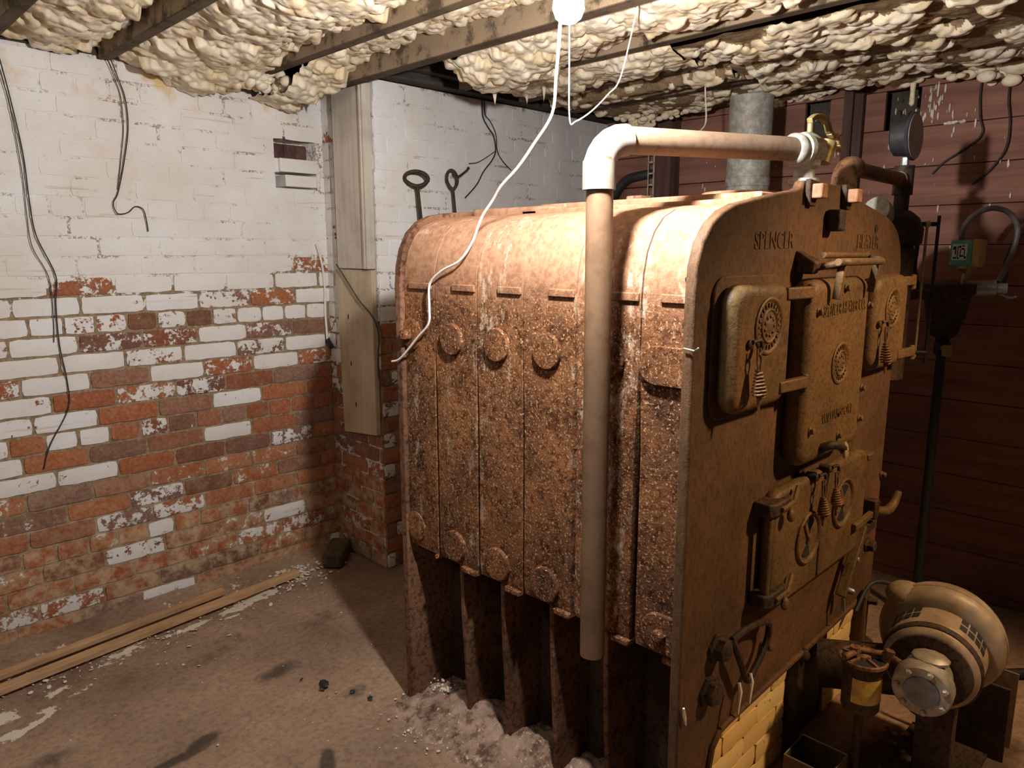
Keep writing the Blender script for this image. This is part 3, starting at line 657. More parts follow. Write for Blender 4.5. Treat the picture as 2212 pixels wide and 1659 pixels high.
def nut(x, z, r, d, parent, y=.83, mat=None, n=6): return obj('hex_bolt', MB().lathe([(0, r*1.35), (d*.25, r*1.35), (d*.26, r), (d*.9, r), (d, r*.8)], (x, y, z), (0,-1,0), n), mat or PLATE, parent, .0015)
# top lugs with bolts
for x in (1.905, 2.137):
    l_ = obj('top_lug', MB().prism_y([(x-.028,1.742),(x-.026,1.70),(x-.012,1.675),(x+.012,1.675),(x+.026,1.70),(x+.028,1.738)], .815, .829), DARKI, FP, .003)
    obj('square_bolt', MB().box(x-.019, x+.019, .788, .816, 1.694, 1.730), RUST, FP, .004)
obj('hook_socket', MB().box(2.018, 2.062, .79, .829, 1.615, 1.672), DARKI, FP, .006)
obj('small_hole', MB().lathe([(0, .012), (.002, .012)], (2.40, .83, 1.630), (0,-1,0), 14), DARKM, FP)
nut(1.548, .592, .030, .035, FP, mat=DARKI); nut(1.515, .486, .030, .032, FP, mat=DARKI)
# bracket with two prongs under the big bolts
m = MB().tube(smooth_path([(1.600,.812,.598),(1.66,.80,.612),(1.765,.80,.588),(1.765,.80,.53),(1.70,.80,.475),(1.665,.80,.462),(1.63,.80,.52),(1.600,.80,.57),(1.600,.812,.598)], 4), .009, 8)
br = obj('draft_bracket', m, DARKI, FP); obj('bracket_eye', MB().lathe([(0,.014),(.03,.012),(.034,.006)], (1.80,.83,.50), (0,-1,0), 12), PLATE, FP)
for x in (1.622, 1.683): obj('prong', MB().tube([(x,.80,.475),(x-.006,.792,.455),(x-.018,.79,.40)], [.0045,.006,.003], 8), CHIP, FP)
obj('wire_tie', MB().tube([(1.374,.85,1.355),(1.374,.824,1.352),(1.392,.824,1.356),(1.392,.84,1.358)], .002, 6), STEEL, FP)

def medallion(x, z, r, y, parent):
    m = MB().lathe([(0, r), (.004, r), (.006, r-.004), (.0045, r-.009), (.002, r-.011), (.002, r*.62), (.0045, r*.60), (.006, r*.56), (.0045, r*.52), (.003, r*.5), (.003, r*.3), (.006, r*.18), (.007, .002)], (x, y+.001, z), (0,-1,0), 44)
    md = obj('medallion', m, DOORM, parent)
    m = MB(); rd = random.Random(int(x*100))
    for i in range(22):
        a = 2*math.pi*i/22; rr = r*.73; cx, cz = x+rr*math.cos(a), z+rr*math.sin(a); d = Vector((math.cos(a), 0, math.sin(a)))
        m.obox(Vector((cx, y-.0025, cz))-d*r*.075, Vector((cx, y-.0025, cz))+d*r*.075, r*.07, .003, (0,-1,0))
    for i in range(9):
        a = 2*math.pi*i/9; cx, cz = x+r*.33*math.cos(a), z+r*.33*math.sin(a); m.ell((cx, y-.002, cz), (r*.07, .004, r*.07), 8, 5)
    obj('relief', m, DOORM, parent)
def spring_handle(x, z, y, parent, L=.062):
    obj('latch_ring', MB().lathe([(0,.012),(.03,.011),(.034,.006)], (x-.012, y+.02, z+.012), (0,-1,0), 12).tube(smooth_path([(x-.012,y-.014,z+.018),(x+.012,y-.02,z+.020),(x+.016,y-.022,z),(x,y-.022,z-.012)], 4), .005, 8), DARKI, parent)
    m = MB().tube([(x+.008,y-.022,z+.004),(x+.013,y-.024,z-.028),(x+.006,y-.024,z-.05)], .0028, 6).tube([(x-.004,y-.022,z+.004),(x-.006,y-.024,z-.028),(x+.002,y-.024,z-.05)], .0028, 6)
    m.helix((x+.002,y-.024,z-.045), (x+.002,y-.03,z-.045-L), lambda t: (.005+.0125*t**.8) if t < .85 else .0159-(t-.85)*.04, 8, .0028)
    m.lathe([(0,.005),(L*.9,.006),(L+.03,.003)], (x+.002,y-.024,z-.045), (0,-.06,-1), 8)
    obj('spring_handle', m, PIPED, parent)
def hinge_arm(x0, x1, z, y, parent, slope=0.0):
    m = MB().obox((x0, y+.006, z), (x1, y-.004, z+slope), .018, .030, (0,0,1)); obj('hinge_arm', m, DOORM, parent, .004)
    obj('hinge_pin', MB().lathe([(0,.010),(.042,.010),(.046,.006)], (x1, y-.002, z+slope-.026), (0,0,1), 12), DOORM, parent)
# left, middle and right fire doors
FB = obj('door_frame', MB().prism_y(rrect(1.445, 1.775, 1.180, 1.508, .05), .822, .831), PLATE, FP, .004)
LD = obj('fire_door', MB().prism_y(rrect(1.462, 1.742, 1.196, 1.490, .05), .776, .829), DOORM, BO, .040, 7); LD['label'] = 'left fire door with round medallion and coiled handle'
medallion(1.614, 1.392, .067, .776, LD); spring_handle(1.535, 1.345, .780, LD)
hinge_arm(1.700, 1.825, 1.462, .775, LD); hinge_arm(1.690, 1.825, 1.236, .775, LD)
MD = obj('fire_door', MB().prism_y(rrect(1.822, 2.230, 1.000, 1.494, .05), .768, .831), DOORM, BO, .046, 7); MD['label'] = 'tall middle fire door with raised maker lettering'
lettering('SPENCER HEATER CO.', 1.90, 2.185, 1.394, .032, .768, MD, DOORM, .008, .003); lettering('WILLIAMSPORT', 1.94, 2.15, 1.105, .028, .768, MD, DOORM, .004, .003)
medallion(2.035, 1.262, .058, .768, MD)
for x, z in ((1.868,1.41),(2.035,1.465),(2.215,1.41),(1.868,1.10),(2.06,1.055),(2.21,1.17),(2.21,1.08)): nut(x, z, .009, .012, MD, .768, DOORM, 8)
m = MB().tube([(1.91,.80,1.52),(1.91,.73,1.535),(1.93,.725,1.535)], .009, 8).cyl((1.885,.735,1.535), (2.19,.735,1.535), .010, 12).cyl((1.89,.775,1.552), (2.19,.775,1.552), .008, 10)
m.obox((1.93,.74,1.54), (1.935,.752,1.44), .012, .02, (0,-1,0)).obox((2.17,.74,1.54), (2.175,.752,1.45), .012, .02, (0,-1,0)).obox((2.19,.74,1.537), (2.19,.80,1.55), .014, .02)
obj('latch_bar', m, DOORM, MD, .002); obj('latch_block', MB().prism_x([(.83,1.505),(.785,1.505),(.775,1.535),(.83,1.565)], 1.85, 1.89), DARKI, MD, .006)
m = MB().tube(smooth_path([(1.94,.80,1.012),(1.95,.755,1.045),(1.985,.735,1.045),(2.02,.732,1.025)], 5), [.012]*16, 10); obj('pull_arm', m, DARKI, MD)
obj('pull_knob', MB().lathe([(0,.006),(.003,.022),(.010,.024),(.015,.016),(.017,.004)], (2.02,.738,1.025), (.25,-1,.1), 20), m_plain('worn_knob', (.36,.25,.13), .5, .2), MD)
RD = obj('fire_door', MB().prism_y(rrect(2.308, 2.590, 1.200, 1.492, .05), .776, .831), DOORM, BO, .040, 7); RD['label'] = 'right fire door, seen nearly edge on'
medallion(2.44, 1.39, .062, .776, RD); spring_handle(2.345, 1.335, .780, RD); hinge_arm(2.55, 2.655, 1.468, .79, RD); hinge_arm(2.53, 2.66, 1.235, .775, RD)
# lower draft doors
DF = obj('draft_door', MB().prism_y(rrect(1.745, 2.405, .615, .948, .05), .793, .832), DOORM, BO, .016, 4); DF['label'] = 'lower double ash door with two round draft wheels'
obj('centre_seam', MB().box(2.045, 2.062, .788, .795, .63, .82), DOORM, DF, .003)
for x, z in ((1.965,.772),(2.205,.815)):
    m = MB().lathe([(0,.076),(.006,.076),(.009,.072),(.006,.066),(.002,.064),(.002,.002)], (x,.793,z), (0,-1,0), 40); w_ = obj('draft_wheel', m, DOORM, DF)
    for a0 in (55, 235):
        m = MB()
        pts = [(x+.018*math.cos(R(a0+14)), z+.018*math.sin(R(a0+14)))] + [(x+.056*math.cos(R(a)), z+.056*math.sin(R(a))) for a in range(a0-4, a0+62, 11)] + [(x+.018*math.cos(R(a0+44)), z+.018*math.sin(R(a0+44)))]
        m.prism_y(pts, .7895, .7915)
        obj('draft_slot', m, DARKM, w_)
    obj('wheel_hub', MB().lathe([(0,.012),(.008,.010),(.010,.004)], (x,.791,z), (0,-1,0), 12).obox((x,.789,z),(x-.03,.789,z+.05),.012,.006,(0,-1,0)), DOORM, w_)
spring_handle(1.985, .935, .790, DF, .052); spring_handle(2.075, .940, .790, DF, .050)
obj('hinge_rod', MB().cyl((1.722,.795,.68), (1.722,.795,.905), .012, 12), DOORM, DF)
for z in (.915, .668):
    obj('hinge_bracket', MB().prism_z([(1.70,.83),(1.70,.785),(1.72,.775),(1.80,.775),(1.83,.79),(1.83,.83)], z-.018, z+.018), DARKI, DF, .005)
    obj('hinge_clip', MB().tube([(1.745,.772,z),(1.80,.766,z+.01),(1.85,.78,z+.035)], .006, 8).ell((1.80,.772,z-.03), (.016,.01,.018)), DOORM, DF)
# latch gear at the right edge
obj('curved_handle', MB().tube(smooth_path([(2.47,.80,.725),(2.52,.785,.71),(2.565,.775,.70),(2.61,.77,.715),(2.635,.765,.755)], 5), [.012+.004*math.sin(i/20*math.pi) for i in range(21)], 12), DOORM, DF)
obj('latch_block', MB().box(2.44, 2.475, .77, .83, .70, .765).box(2.40,2.50,.785,.83,.655,.685), DARKI, DF, .004)
obj('latch_arm', MB().obox((2.30,.785,.71),(2.48,.785,.72),.016,.022,(0,0,1)).obox((2.39,.79,.69),(2.262,.795,.49),.016,.030,(0,-1,0)), DOORM, DF, .003)
nut(2.47, .60, .020, .03, DF, .80, DARKI); nut(2.36, .585, .010, .02, DF, .80, STEEL)
obj('pivot_pin', MB().lathe([(0,.012),(.03,.010),(.035,.005)], (2.30,.80,.50), (0,-1,0), 10).obox((2.262,.788,.50),(2.272,.785,.44),.006,.01,(0,-1,0)), STEEL, DF)
for z in (.69, .80): nut(2.645, z, .010, .018, FP)
nut(2.64, .33, .012, .03, FP, mat=DARKI); obj('short_hinge', MB().box(2.395, 2.45, .79, .825, .905, .925), DOORM, DF, .003)

# fire brick filling of the opening
def fb_pf(u, v, rd): return (0, 0)
FBW = brick_wall('fire_brick_panel', (1.53, .868, 0), (1,0,0), (0,-1,0), .53, .40, lambda u,v,rd: (0,0), lambda u,v: (0,0), attr_seed=21, course=.066, blen=.20, header=0, gap=.004, mat=FIREB, parent=BO, back=.03)
FBW['label'] = 'large yellow fire brick panel left of the burner'
FB2 = brick_wall('fire_brick_panel', (2.36, .868, 0), (1,0,0), (0,-1,0), .24, .42, lambda u,v,rd: (0,0), lambda u,v: (0,0), attr_seed=22, course=.066, blen=.20, header=0, gap=.004, mat=FIREB, parent=BO, back=.03)
FB2['label'] = 'narrow yellow fire brick strip right of the burner'
FB3 = brick_wall('fire_brick_panel', (2.24, .868, .325), (1,0,0), (0,-1,0), .125, .075, lambda u,v,rd: (0,0), lambda u,v: (0,0), attr_seed=23, course=.066, blen=.20, header=0, gap=.004, mat=FIREB, parent=BO, back=.03)
obj('burner_port', MB().box(2.06, 2.36, .870, .90, 0, .42), DARKM, BO)
obj('port_post', MB().box(2.062, 2.10, .825, .868, 0, .36).ell((2.08,.822,.352),(.018,.018,.022)), DARKI, BO, .004)
obj('paint_drip', MB().tube([(1.395,.822,.50),(1.401,.822,.475),(1.408,.822,.45)], [.003,.005,.002], 6), CHIP, BO)

# ---------------------------------------------------------------- ash heap and gravel at the boiler foot
xs = np.arange(1.22, 1.62, .008); ys = np.arange(.88, 2.0, .008); X, Y = np.meshgrid(xs, ys, indexing='ij')
Z = .085*np.clip(1-np.abs(X-1.50)/.20, 0, 1)**.8*np.clip((1.98-Y)/.14, 0, 1)*(.45+.9*fbm(X, Y, 7, 4, 21)) + .03*(fbm(X, Y, 40, 3, 9)-.5) - .004
mb = MB(); mb.v = np.stack([X.ravel(), Y.ravel(), Z.ravel()], 1).tolist(); mb.f = grid_faces(len(xs), len(ys))
tag(obj('ash_heap', mb, ASH, smooth=60), 'heap of crumbled ash and mortar along the foot of the boiler legs', 'rubble', kind='stuff')
mb = MB(); rd = random.Random(3)
def chip(mb, x, y, s, z=.004, flat=.35):
    mb.ell((x, y, z+s*flat), (s*rd.uniform(.6,1.3), s*rd.uniform(.6,1.3), s*flat), rd.choice((5,6,7)), 4, Matrix.Rotation(rd.uniform(0, 6.3), 3, 'Z') @ Matrix.Rotation(rd.uniform(-.5,.5), 3, 'X'))
for _ in range(150): chip(mb, 1.36+rd.gauss(0,.05), 1.70+rd.gauss(0,.13), rd.uniform(.002,.0065), .006, .7)
for _ in range(40): chip(mb, 1.49+rd.gauss(0,.02), 1.84+rd.gauss(0,.03), rd.uniform(.003,.007), .05, .7)
for _ in range(420):
    t_ = rd.random(); chip(mb, .4+1.35*t_+rd.gauss(0,.05), 2.96+.14*t_+rd.gauss(0,.07), rd.uniform(.002,.010)*rd.random()+.001, .004, .3)
for _ in range(160): chip(mb, 1.60+rd.gauss(0,.12), 3.14+rd.gauss(0,.06), rd.uniform(.002,.011), .01, .35)
for _ in range(90): chip(mb, rd.uniform(.4,2.2), rd.uniform(1.6,2.9), rd.uniform(.001,.004), .003, .5)
for x, y, s in ((.86,2.78,.009),(.93,2.71,.007),(1.0,2.83,.008),(1.40,2.93,.009),(.97,2.66,.007),(1.15,2.80,.008)): chip(mb, x, y, s, .004, .2)
tag(obj('paint_chips', mb, CHIP, smooth=60), 'white paint chips and crumbs strewn over the cellar floor', 'paint chips', kind='stuff')
mb = MB()
for x, y, s in ((1.24,2.21,.022),(1.29,2.10,.010),(1.2,2.3,.008),(1.31,2.02,.012),(1.22,2.19,.012)): chip(mb, x, y, s, .004, .35)
tag(obj('coal_crumbs', mb, DARKM, smooth=60), 'few black coal crumbs on the open floor before the boiler', 'crumbs', kind='stuff')
# lumber strips and brick lump by the left wall
mb = MB().obox((.02, 3.028, .030), (1.285, 3.150, .034), .040, .020); tag(obj('lumber_strip', mb, STRIP, bevel=.002), 'new lumber strip lying nearer the brick wall', 'lumber')
mb = MB().obox((-.02, 2.928, .024), (1.63, 3.106, .026), .046, .024); tag(obj('lumber_strip', mb, STRIP, bevel=.002), 'longer new lumber strip lying on the floor side', 'lumber')
rot = Matrix.Rotation(R(38), 3, 'Z')
mb = MB(); mb.obox((1.79,3.06,.045), (1.94,3.205,.055), .10, .075)
tag(obj('brick_lump', mb, m_plain('sooty_brick', (.10,.07,.04), .9, 0, .4, 25, .6), bevel=.014, smooth=50), 'broken sooty brick lying in the inner corner of the brick walls', 'brick')

# ---------------------------------------------------------------- pipes on the boiler
t = thing('drain_pipe', 'dusty relief pipe rising from the boiler top, bending and hanging down its side', 'pipe', (1.98, .90, 1.73))
A = Vector((1.985,.885,1.828)); B = Vector((1.33,1.058,1.806)); d = (A-B).normalized()
obj('hanging_pipe', MB().tube([(1.328,1.052,1.765), (1.328,1.046,.575)], .0305, 28), m_rust('smooth_brown_pipe', (.15,.088,.05), (.18,.105,.06), (.21,.125,.072), (.34,.23,.11), 0, mot=.35, big=3, fine=60, bumpd=.0006, rough=.55, thr=.72), t)
obj('level_pipe', MB().tube([B+d*.06, A], .0305, 28), PIPE, t)
el = [B+d*.075] + [B + d*(.07*(1-math.sin(R(a)))*1.0) + Vector((0,0,-.07*(1-math.cos(R(a))))) for a in (15,30,45,60,75,90)] + [Vector((1.328,1.054,1.70))]
obj('elbow', MB().tube(el, .0355, 28).lathe([(0,.0375),(.062,.0375)], (1.328,1.054,1.758), (0,0,-1), 28), m_plain('pale_pipe_fitting', (.19,.155,.125), .65, 0, .15, 30), t)
obj('union', MB().lathe([(0,.036),(.006,.041),(.016,.041),(.02,.037),(.03,.037),(.034,.043),(.05,.043),(.056,.037)], A-d*.05, d, 24), GALV, t)
t = thing('relief_valve', 'brass relief valve with a zigzag lever on top of the boiler front', 'valve', (2.02, .89, 1.73))
obj('valve_body', MB().lathe([(0,.034),(.012,.034),(.014,.040),(.028,.040),(.03,.028),(.05,.028),(.06,.040),(.13,.042),(.14,.030),(.15,.012)], (2.022,.898,1.728), (0,0,1), 16).cyl((2.0,.888,1.826),(2.05,.885,1.826),.036,20), GALV, t)
obj('bonnet', MB().cyl((2.06,.87,1.80),(2.075,.862,1.855),.024,16).cyl((2.022,.89,1.86),(2.022,.89,1.915),.008,10), BRASS, t)
m = MB(); L_ = [(1.975,.872,1.898),(2.0,.87,1.912),(2.035,.868,1.915),(2.07,.866,1.905),(2.085,.864,1.88),(2.105,.862,1.872),(2.125,.862,1.875),(2.14,.86,1.855),(2.155,.86,1.838)]
for p, q in zip(L_, L_[1:]): m.obox(p, q, .016, .014, (0,0,1))
obj('lever', m, BRASS, t, .002)
t = thing('gauge_pipe', 'rusty elbowed pipe from the boiler top across to the dial gauge', 'pipe', (2.355, .92, 1.66))
obj('riser', MB().cyl((2.35,.92,1.687),(2.35,.92,1.76),.030,20).lathe([(0,.034),(.03,.036),(.034,.032)],(2.35,.92,1.735),(0,0,1),20), DARKI, t)
obj('elbow', MB().tube([(2.35,.92,1.752)]+[(2.35+.055*(1-math.cos(R(a))),.92,1.765+.05*math.sin(R(a))) for a in range(0, 91, 15)]+[(2.425,.92,1.815)], .036, 20), PIPED, t)
obj('cross_pipe', MB().cyl((2.41,.92,1.815),(2.87,.92,1.812),.023,20).lathe([(0,.027),(.04,.027)],(2.84,.92,1.812),(1,0,0),16), PIPED, t)
t = thing('water_column', 'sooty standing water column beside the right edge of the boiler front', 'boiler fitting', (2.90, .92, 0))
obj('tee', MB().cyl((2.885,.92,1.76),(2.885,.92,1.86),.033,18).cyl((2.885,.92,1.70),(2.885,.92,1.77),.025,16), DARKI, t)
obj('column_body', MB().lathe([(0,.03),(.80,.03),(.82,.085),(1.28,.085),(1.30,.08),(1.31,.105),(1.36,.108),(1.40,.09),(1.425,.06),(1.435,.02)], (2.89,.95,.28), (0,0,1), 30), DARKI, t)
obj('foot', MB().lathe([(0,.07),(.03,.07),(.04,.032),(.29,.032)], (2.89,.95,0), (0,0,1), 20), DARKI, t)
obj('side_nozzle', MB().lathe([(0,.02),(.05,.045),(.09,.05)], (2.80,.93,1.675), (-1,.2,.3), 18), GALV, t)
obj('gauge_rod', MB().cyl((2.995,.86,1.17),(2.995,.86,1.655),.005,8).ell((2.995,.86,1.66),(.013,.013,.013)), m_plain('gauge_rod_brass', (.46,.36,.22), .5, .3), t)
obj('gauge_glass', MB().cyl((3.02,.83,1.15),(3.02,.83,1.69),.006,8).cyl((2.93,.93,1.66),(3.02,.83,1.66),.008,8).cyl((2.93,.93,1.19),(3.02,.83,1.19),.008,8), DARKM, t)
obj('impulse_hose', MB().tube(smooth_path([(2.97,.93,1.69),(3.03,.93,1.70),(3.09,.92,1.665),(3.105,.92,1.58),(3.10,.92,1.50),(3.10,.9,1.42)], 5), .009, 8), DARKM, t)
t = thing('dial_gauge', 'round black dial gauge seen edge on above the rusty pipe', 'gauge', (2.885, .92, 1.86))
obj('stem', MB().cyl((2.885,.92,1.858),(2.885,.92,1.888),.014,6), STEEL, t)
obj('case', MB().lathe([(0,.050),(.008,.062),(.055,.066),(.060,.080),(.068,.082),(.072,.079)], (2.885,.965,1.958), (0,-1,0), 36), BLACKI, t)
obj('dial_glass', MB().lathe([(0,.077),(.002,.077)], (2.885,.893,1.958), (0,-1,0), 36), GLASSG, t)

t = thing('vent_pipe', 'grey galvanized vent pipe standing behind the boiler up to the joists', 'pipe', (3.30, 1.735, 0))
obj('pipe_body', MB().lathe([(0,.098),(1.86,.098),(1.862,.101),(1.90,.101),(1.902,.098),(2.262,.098)], (3.30,1.735,0), (0,0,1), 40), GALV, t)
obj('rust_band', MB().lathe([(0,.0995),(.04,.0995)], (3.30,1.735,1.80), (0,0,1), 40), PIPED, t)
t = thing('dark_hose', 'black bent hose on the dark end of the plank wall behind the boiler', 'hose', (3.62, 2.6, 1.9))
obj('hose_run', MB().tube(smooth_path([(3.66,2.84,1.80),(3.64,2.78,1.88),(3.65,2.70,1.975),(3.67,2.60,2.0),(3.70,2.50,2.01)], 6), .026, 12), BLACKI, t)

# ---------------------------------------------------------------- low water cut-off by the plank wall
t = thing('float_switch', 'dark cast float chamber with a rim, standing right of the boiler', 'boiler control', (3.30, .85, 0))
obj('chamber', MB().lathe([(0,.02),(.02,.028),(.03,.045),(.10,.068),(.185,.082),(.20,.098),(.235,.098),(.24,.06),(.25,.03)], (3.30,.85,1.20), (0,0,1), 30), DARKI, t)
obj('stand_pipe', MB().cyl((3.30,.85,0),(3.30,.85,1.22),.018,14).lathe([(0,.03),(.05,.03)],(3.30,.85,1.155),(0,0,1),8), DARKM, t)
obj('drain_valve', MB().cyl((3.30,.85,1.185),(3.24,.82,1.175),.012,10).box(3.225,3.25,.80,.83,1.155,1.20), BRASS, t, .003)
obj('side_housing', MB().cyl((3.33,.80,1.415),(3.36,.70,1.42),.034,16).cyl((3.36,.70,1.42),(3.37,.665,1.42),.022,14).tube([(3.36,.69,1.40),(3.36,.65,1.385),(3.36,.63,1.392)],.005,6), STEEL, t)
obj('inlet_pipe', MB().cyl((3.22,.86,1.40),(2.95,.94,1.40),.02,14), DARKI, t)
obj('neck', MB().cyl((3.27,.79,1.43),(3.27,.785,1.50),.012,12).lathe([(0,.012),(.02,.032),(.03,.032)],(3.27,.785,1.478),(0,0,1),16), BRASS, t)
t = thing('switch_box', 'small green enamelled switch box with a printed label on the float chamber', 'switch box', (3.28, .79, 1.503))
obj('box_shell', MB().box(3.235, 3.325, .765, .840, 1.508, 1.605), GREEN, t, .006, 3)
obj('box_cover', MB().box(3.233, 3.327, .738, .765, 1.504, 1.608), YELB, t, .004)
lb = obj('wiring_label', MB().box(3.2335, 3.2352, .782, .832, 1.53, 1.59), LABELW, t)
m = MB(); X_ = 3.2328
for y, z, a, b in ((.824,1.575,.010,.012),(.820,1.56,.004,.02),(.813,1.56,.003,.045),(.806,1.58,.008,.008),(.804,1.555,.003,.03),(.796,1.572,.010,.006),(.790,1.56,.003,.022),(.797,1.545,.012,.006),(.822,1.538,.012,.006),(.787,1.54,.006,.010),(.810,1.537,.006,.005),(.795,1.583,.008,.005)):
    m.box(X_, X_+.0012, y-a/2, y+a/2, z-b/2, z+b/2)
obj('label_print', m, INK, lb)
t = thing('flexible_conduit', 'grey ribbed conduit looping from the green switch box and down again', 'conduit', (3.27, .80, 1.606))
cp = smooth_path([(3.28,.815,1.604),(3.285,.815,1.65),(3.31,.79,1.70),(3.37,.745,1.727),(3.43,.70,1.71),(3.46,.672,1.655),(3.46,.675,1.58),(3.43,.69,1.50),(3.385,.70,1.445)], 10)
obj('ribbed_hose', MB().tube(cp, [.0095+.0018*(i % 2) for i in range(len(cp))], 10), m_plain('conduit_grey', (.16,.145,.13), .5, .2), t)
t = thing('black_cable', 'thick black cable hanging on the plank wall at the right picture edge', 'cable', (3.68, .7, 1.7))
obj('cable_run', MB().tube(smooth_path([(3.69,.52,1.74),(3.675,.60,1.72),(3.66,.68,1.66),(3.62,.72,1.55),(3.55,.715,1.47),(3.42,.69,1.42)], 6), .011, 10), DARKM, t)
for nm, lab, pts in (('hanging_wire', 'dark curled wire on the plank wall, left of its pair, with frayed end', [(3.69,.90,2.30),(3.685,.905,2.22),(3.68,.895,2.12),(3.68,.88,2.06),(3.68,.905,2.02),(3.685,.965,1.98),(3.69,1.02,1.945),(3.69,1.06,1.90)]),
                     ('hanging_wire', 'dark curved wire at the far right of the plank wall', [(3.685,.80,2.28),(3.68,.80,2.18),(3.68,.785,2.08),(3.68,.79,1.98),(3.685,.84,1.90),(3.69,.90,1.845)])):
    tag(obj(nm, MB().tube(smooth_path(pts, 6), .0042, 7), WIREM), lab, 'wire')

# ---------------------------------------------------------------- oil burner on the floor
t = thing('oil_burner', 'old tan oil burner with motor and fan housing on the floor at lower right', 'oil burner', (2.40, .50, 0))
ax = (1, 0.12, .08); o_ = Vector((2.065,.495,.385)); an = Vector(ax).normalized()
mb = MB().lathe([(.0,.070),(.004,.074),(.045,.076),(.05,.064),(.11,.062),(.14,.058)], o_, ax, 32)
pu = obj('pump', mb, PUMPM, t)
obj('pump_cover', MB().lathe([(0,.044),(.006,.046),(.008,.046)], o_-an*.004, ax, 28), m_plain('grey_cover', (.16,.165,.165), .45, .4), pu)
u_ = (Vector((0,0,1)) - an*an.z).normalized(); v_ = an.cross(u_)
for k in range(7):
    a = 2*math.pi*k/7+.3; c = o_ + (u_*math.cos(a)+v_*math.sin(a))*.060
    obj('cover_bolt', MB().lathe([(0,.009),(.008,.009),(.011,.006)], c, -an, 6), PUMPM, pu)
obj('pump_lug', MB().ell(o_+Vector((.06,.0,.075)), (.04,.05,.016)), PUMPM, pu)
mo = obj('motor', MB().lathe([(.11,.06),(.112,.105),(.118,.118),(.13,.124),(.135,.118),(.16,.126),(.165,.128),(.240,.130),(.245,.112),(.29,.112)], o_, ax, 44), MOTORM, t)
obj('groove_ring', MB().lathe([(.246,.1135),(.264,.1135)], o_, ax, 44), DARKM, mo); obj('motor_face', MB().lathe([(.1095,.06),(.1096,.106),(.1125,.109)], o_, ax, 44), DARKI, mo)
obj('motor_band', MB().lathe([(.133,.126),(.137,.130),(.152,.130),(.156,.126)], o_, ax, 44), DARKI, mo)
for a0 in (30, -58, 100):
    m = MB()
    for i in range(4):
        for j in range(2):
            a = R(a0 + i*11); da = R(4.4); q0 = .182 + j*.034; q1 = q0+.026
            ring = []
            for aa, qq in ((a-da,q0),(a+da,q0),(a+da,q1),(a-da,q1)):
                ring.append(o_ + an*qq + (u_*math.cos(aa)+v_*math.sin(aa))*.1305)
            m.add(ring, [(0,1,2,3)])
    obj('vent_slot', m, DARKM, mo)
obj('fan_housing', MB().lathe([(.265,.10),(.267,.142),(.278,.160),(.295,.168),(.335,.168),(.36,.158),(.385,.125),(.41,.09),(.415,.02)], o_, ax, 48), MOTORM, t)
obj('housing_seam', MB().lathe([(.308,.169),(.311,.172),(.317,.172),(.320,.169)], o_, ax, 48), MOTORM, t)
obj('air_scoop', MB().ell(o_+an*.30+Vector((0,.10,.105)), (.05,.065,.045), 16, 10), MOTORM, t)
obj('blast_tube', MB().cyl((2.33,.56,.30),(2.25,.835,.25),.075,24), DARKI, t)
obj('pedestal', MB().box(2.22, 2.52, .40, .62, 0, .012).box(2.505, 2.515, .36, .60, .0, .25).box(2.26,2.30,.45,.55,.01,.30), DARKI, t, .003)
obj('side_sheet', MB().box(2.60, 2.606, .36, .52, 0, .26), m_plain('dusty_sheet', (.20,.14,.08), .7), t)
t = thing('fuel_filter', 'round fuel filter with spoked lid and yellow label beside the burner', 'fuel filter', (2.09, .655, 0))
FX, FY = 2.09, .655
obj('filter_can', MB().lathe([(0,.046),(.01,.052),(.13,.052),(.135,.058),(.15,.058)], (FX,FY,.25), (0,0,1), 32), DARKI, t)
obj('filter_lid', MB().lathe([(0,.062),(.004,.066),(.012,.066),(.014,.060),(.009,.057),(.008,.02),(.018,.018),(.022,.008)], (FX,FY,.40), (0,0,1), 36), PIPED, t)
obj('lid_recess', MB().lathe([(0,.0565),(.0012,.0565)], (FX,FY,.4092), (0,0,1), 32), DARKM, t)
m = MB()
for a in range(20, 380, 72): m.obox((FX,FY,.413),(FX+.06*math.cos(R(a)),FY+.06*math.sin(R(a)),.412),.007,.007)
obj('lid_spoke', m, PIPED, t)
ring = [(FX+.053*math.cos(R(a)), FY+.053*math.sin(R(a))) for a in range(170, 292, 8)]; m = MB(); vs = []; fs = []
for x, y in ring: vs += [(x, y, .29), (x, y, .365)]
for i in range(len(ring)-1): fs.append((2*i, 2*i+2, 2*i+3, 2*i+1))
obj('can_label', m.add(vs, fs), YELLOW, t)
obj('support_post', MB().cyl((FX,FY,0),(FX,FY,.255),.012,10).lathe([(0,.027),(.006,.027)],(FX,FY,0),(0,0,1),16), DARKI, t)
obj('fuel_line', MB().tube([(FX-.07,FY+.03,.428),(FX,FY+.01,.430),(FX+.03,FY-.05,.428),(2.105,.562,.425)], .009, 10).cyl((FX-.02,FY+.02,.40),(FX-.02,FY+.02,.445),.014,8).cyl((FX+.022,FY-.055,.41),(FX+.026,FY-.06,.445),.014,6), PIPED, t)
tag(obj('burner_cable', MB().tube(smooth_path([(2.55,.60,.32),(2.62,.66,.36),(2.62,.74,.42),(2.56,.80,.43),(2.46,.81,.36)], 6), .007, 8), DARKM), 'thin black cable arching from the burner towards the narrow fire brick strip', 'cable')
tag(obj('floor_hose', MB().tube(smooth_path([(2.58,.62,.03),(2.75,.55,.022),(2.98,.50,.022),(3.1,.42,.022),(3.2,.30,.022)], 6), .018, 10), DARKM), 'dark hose running away from the burner over the floor at right', 'hose')
t = thing('metal_tray', 'open sheet metal tray on the floor below the fire bricks', 'tray', (2.05, .72, 0))
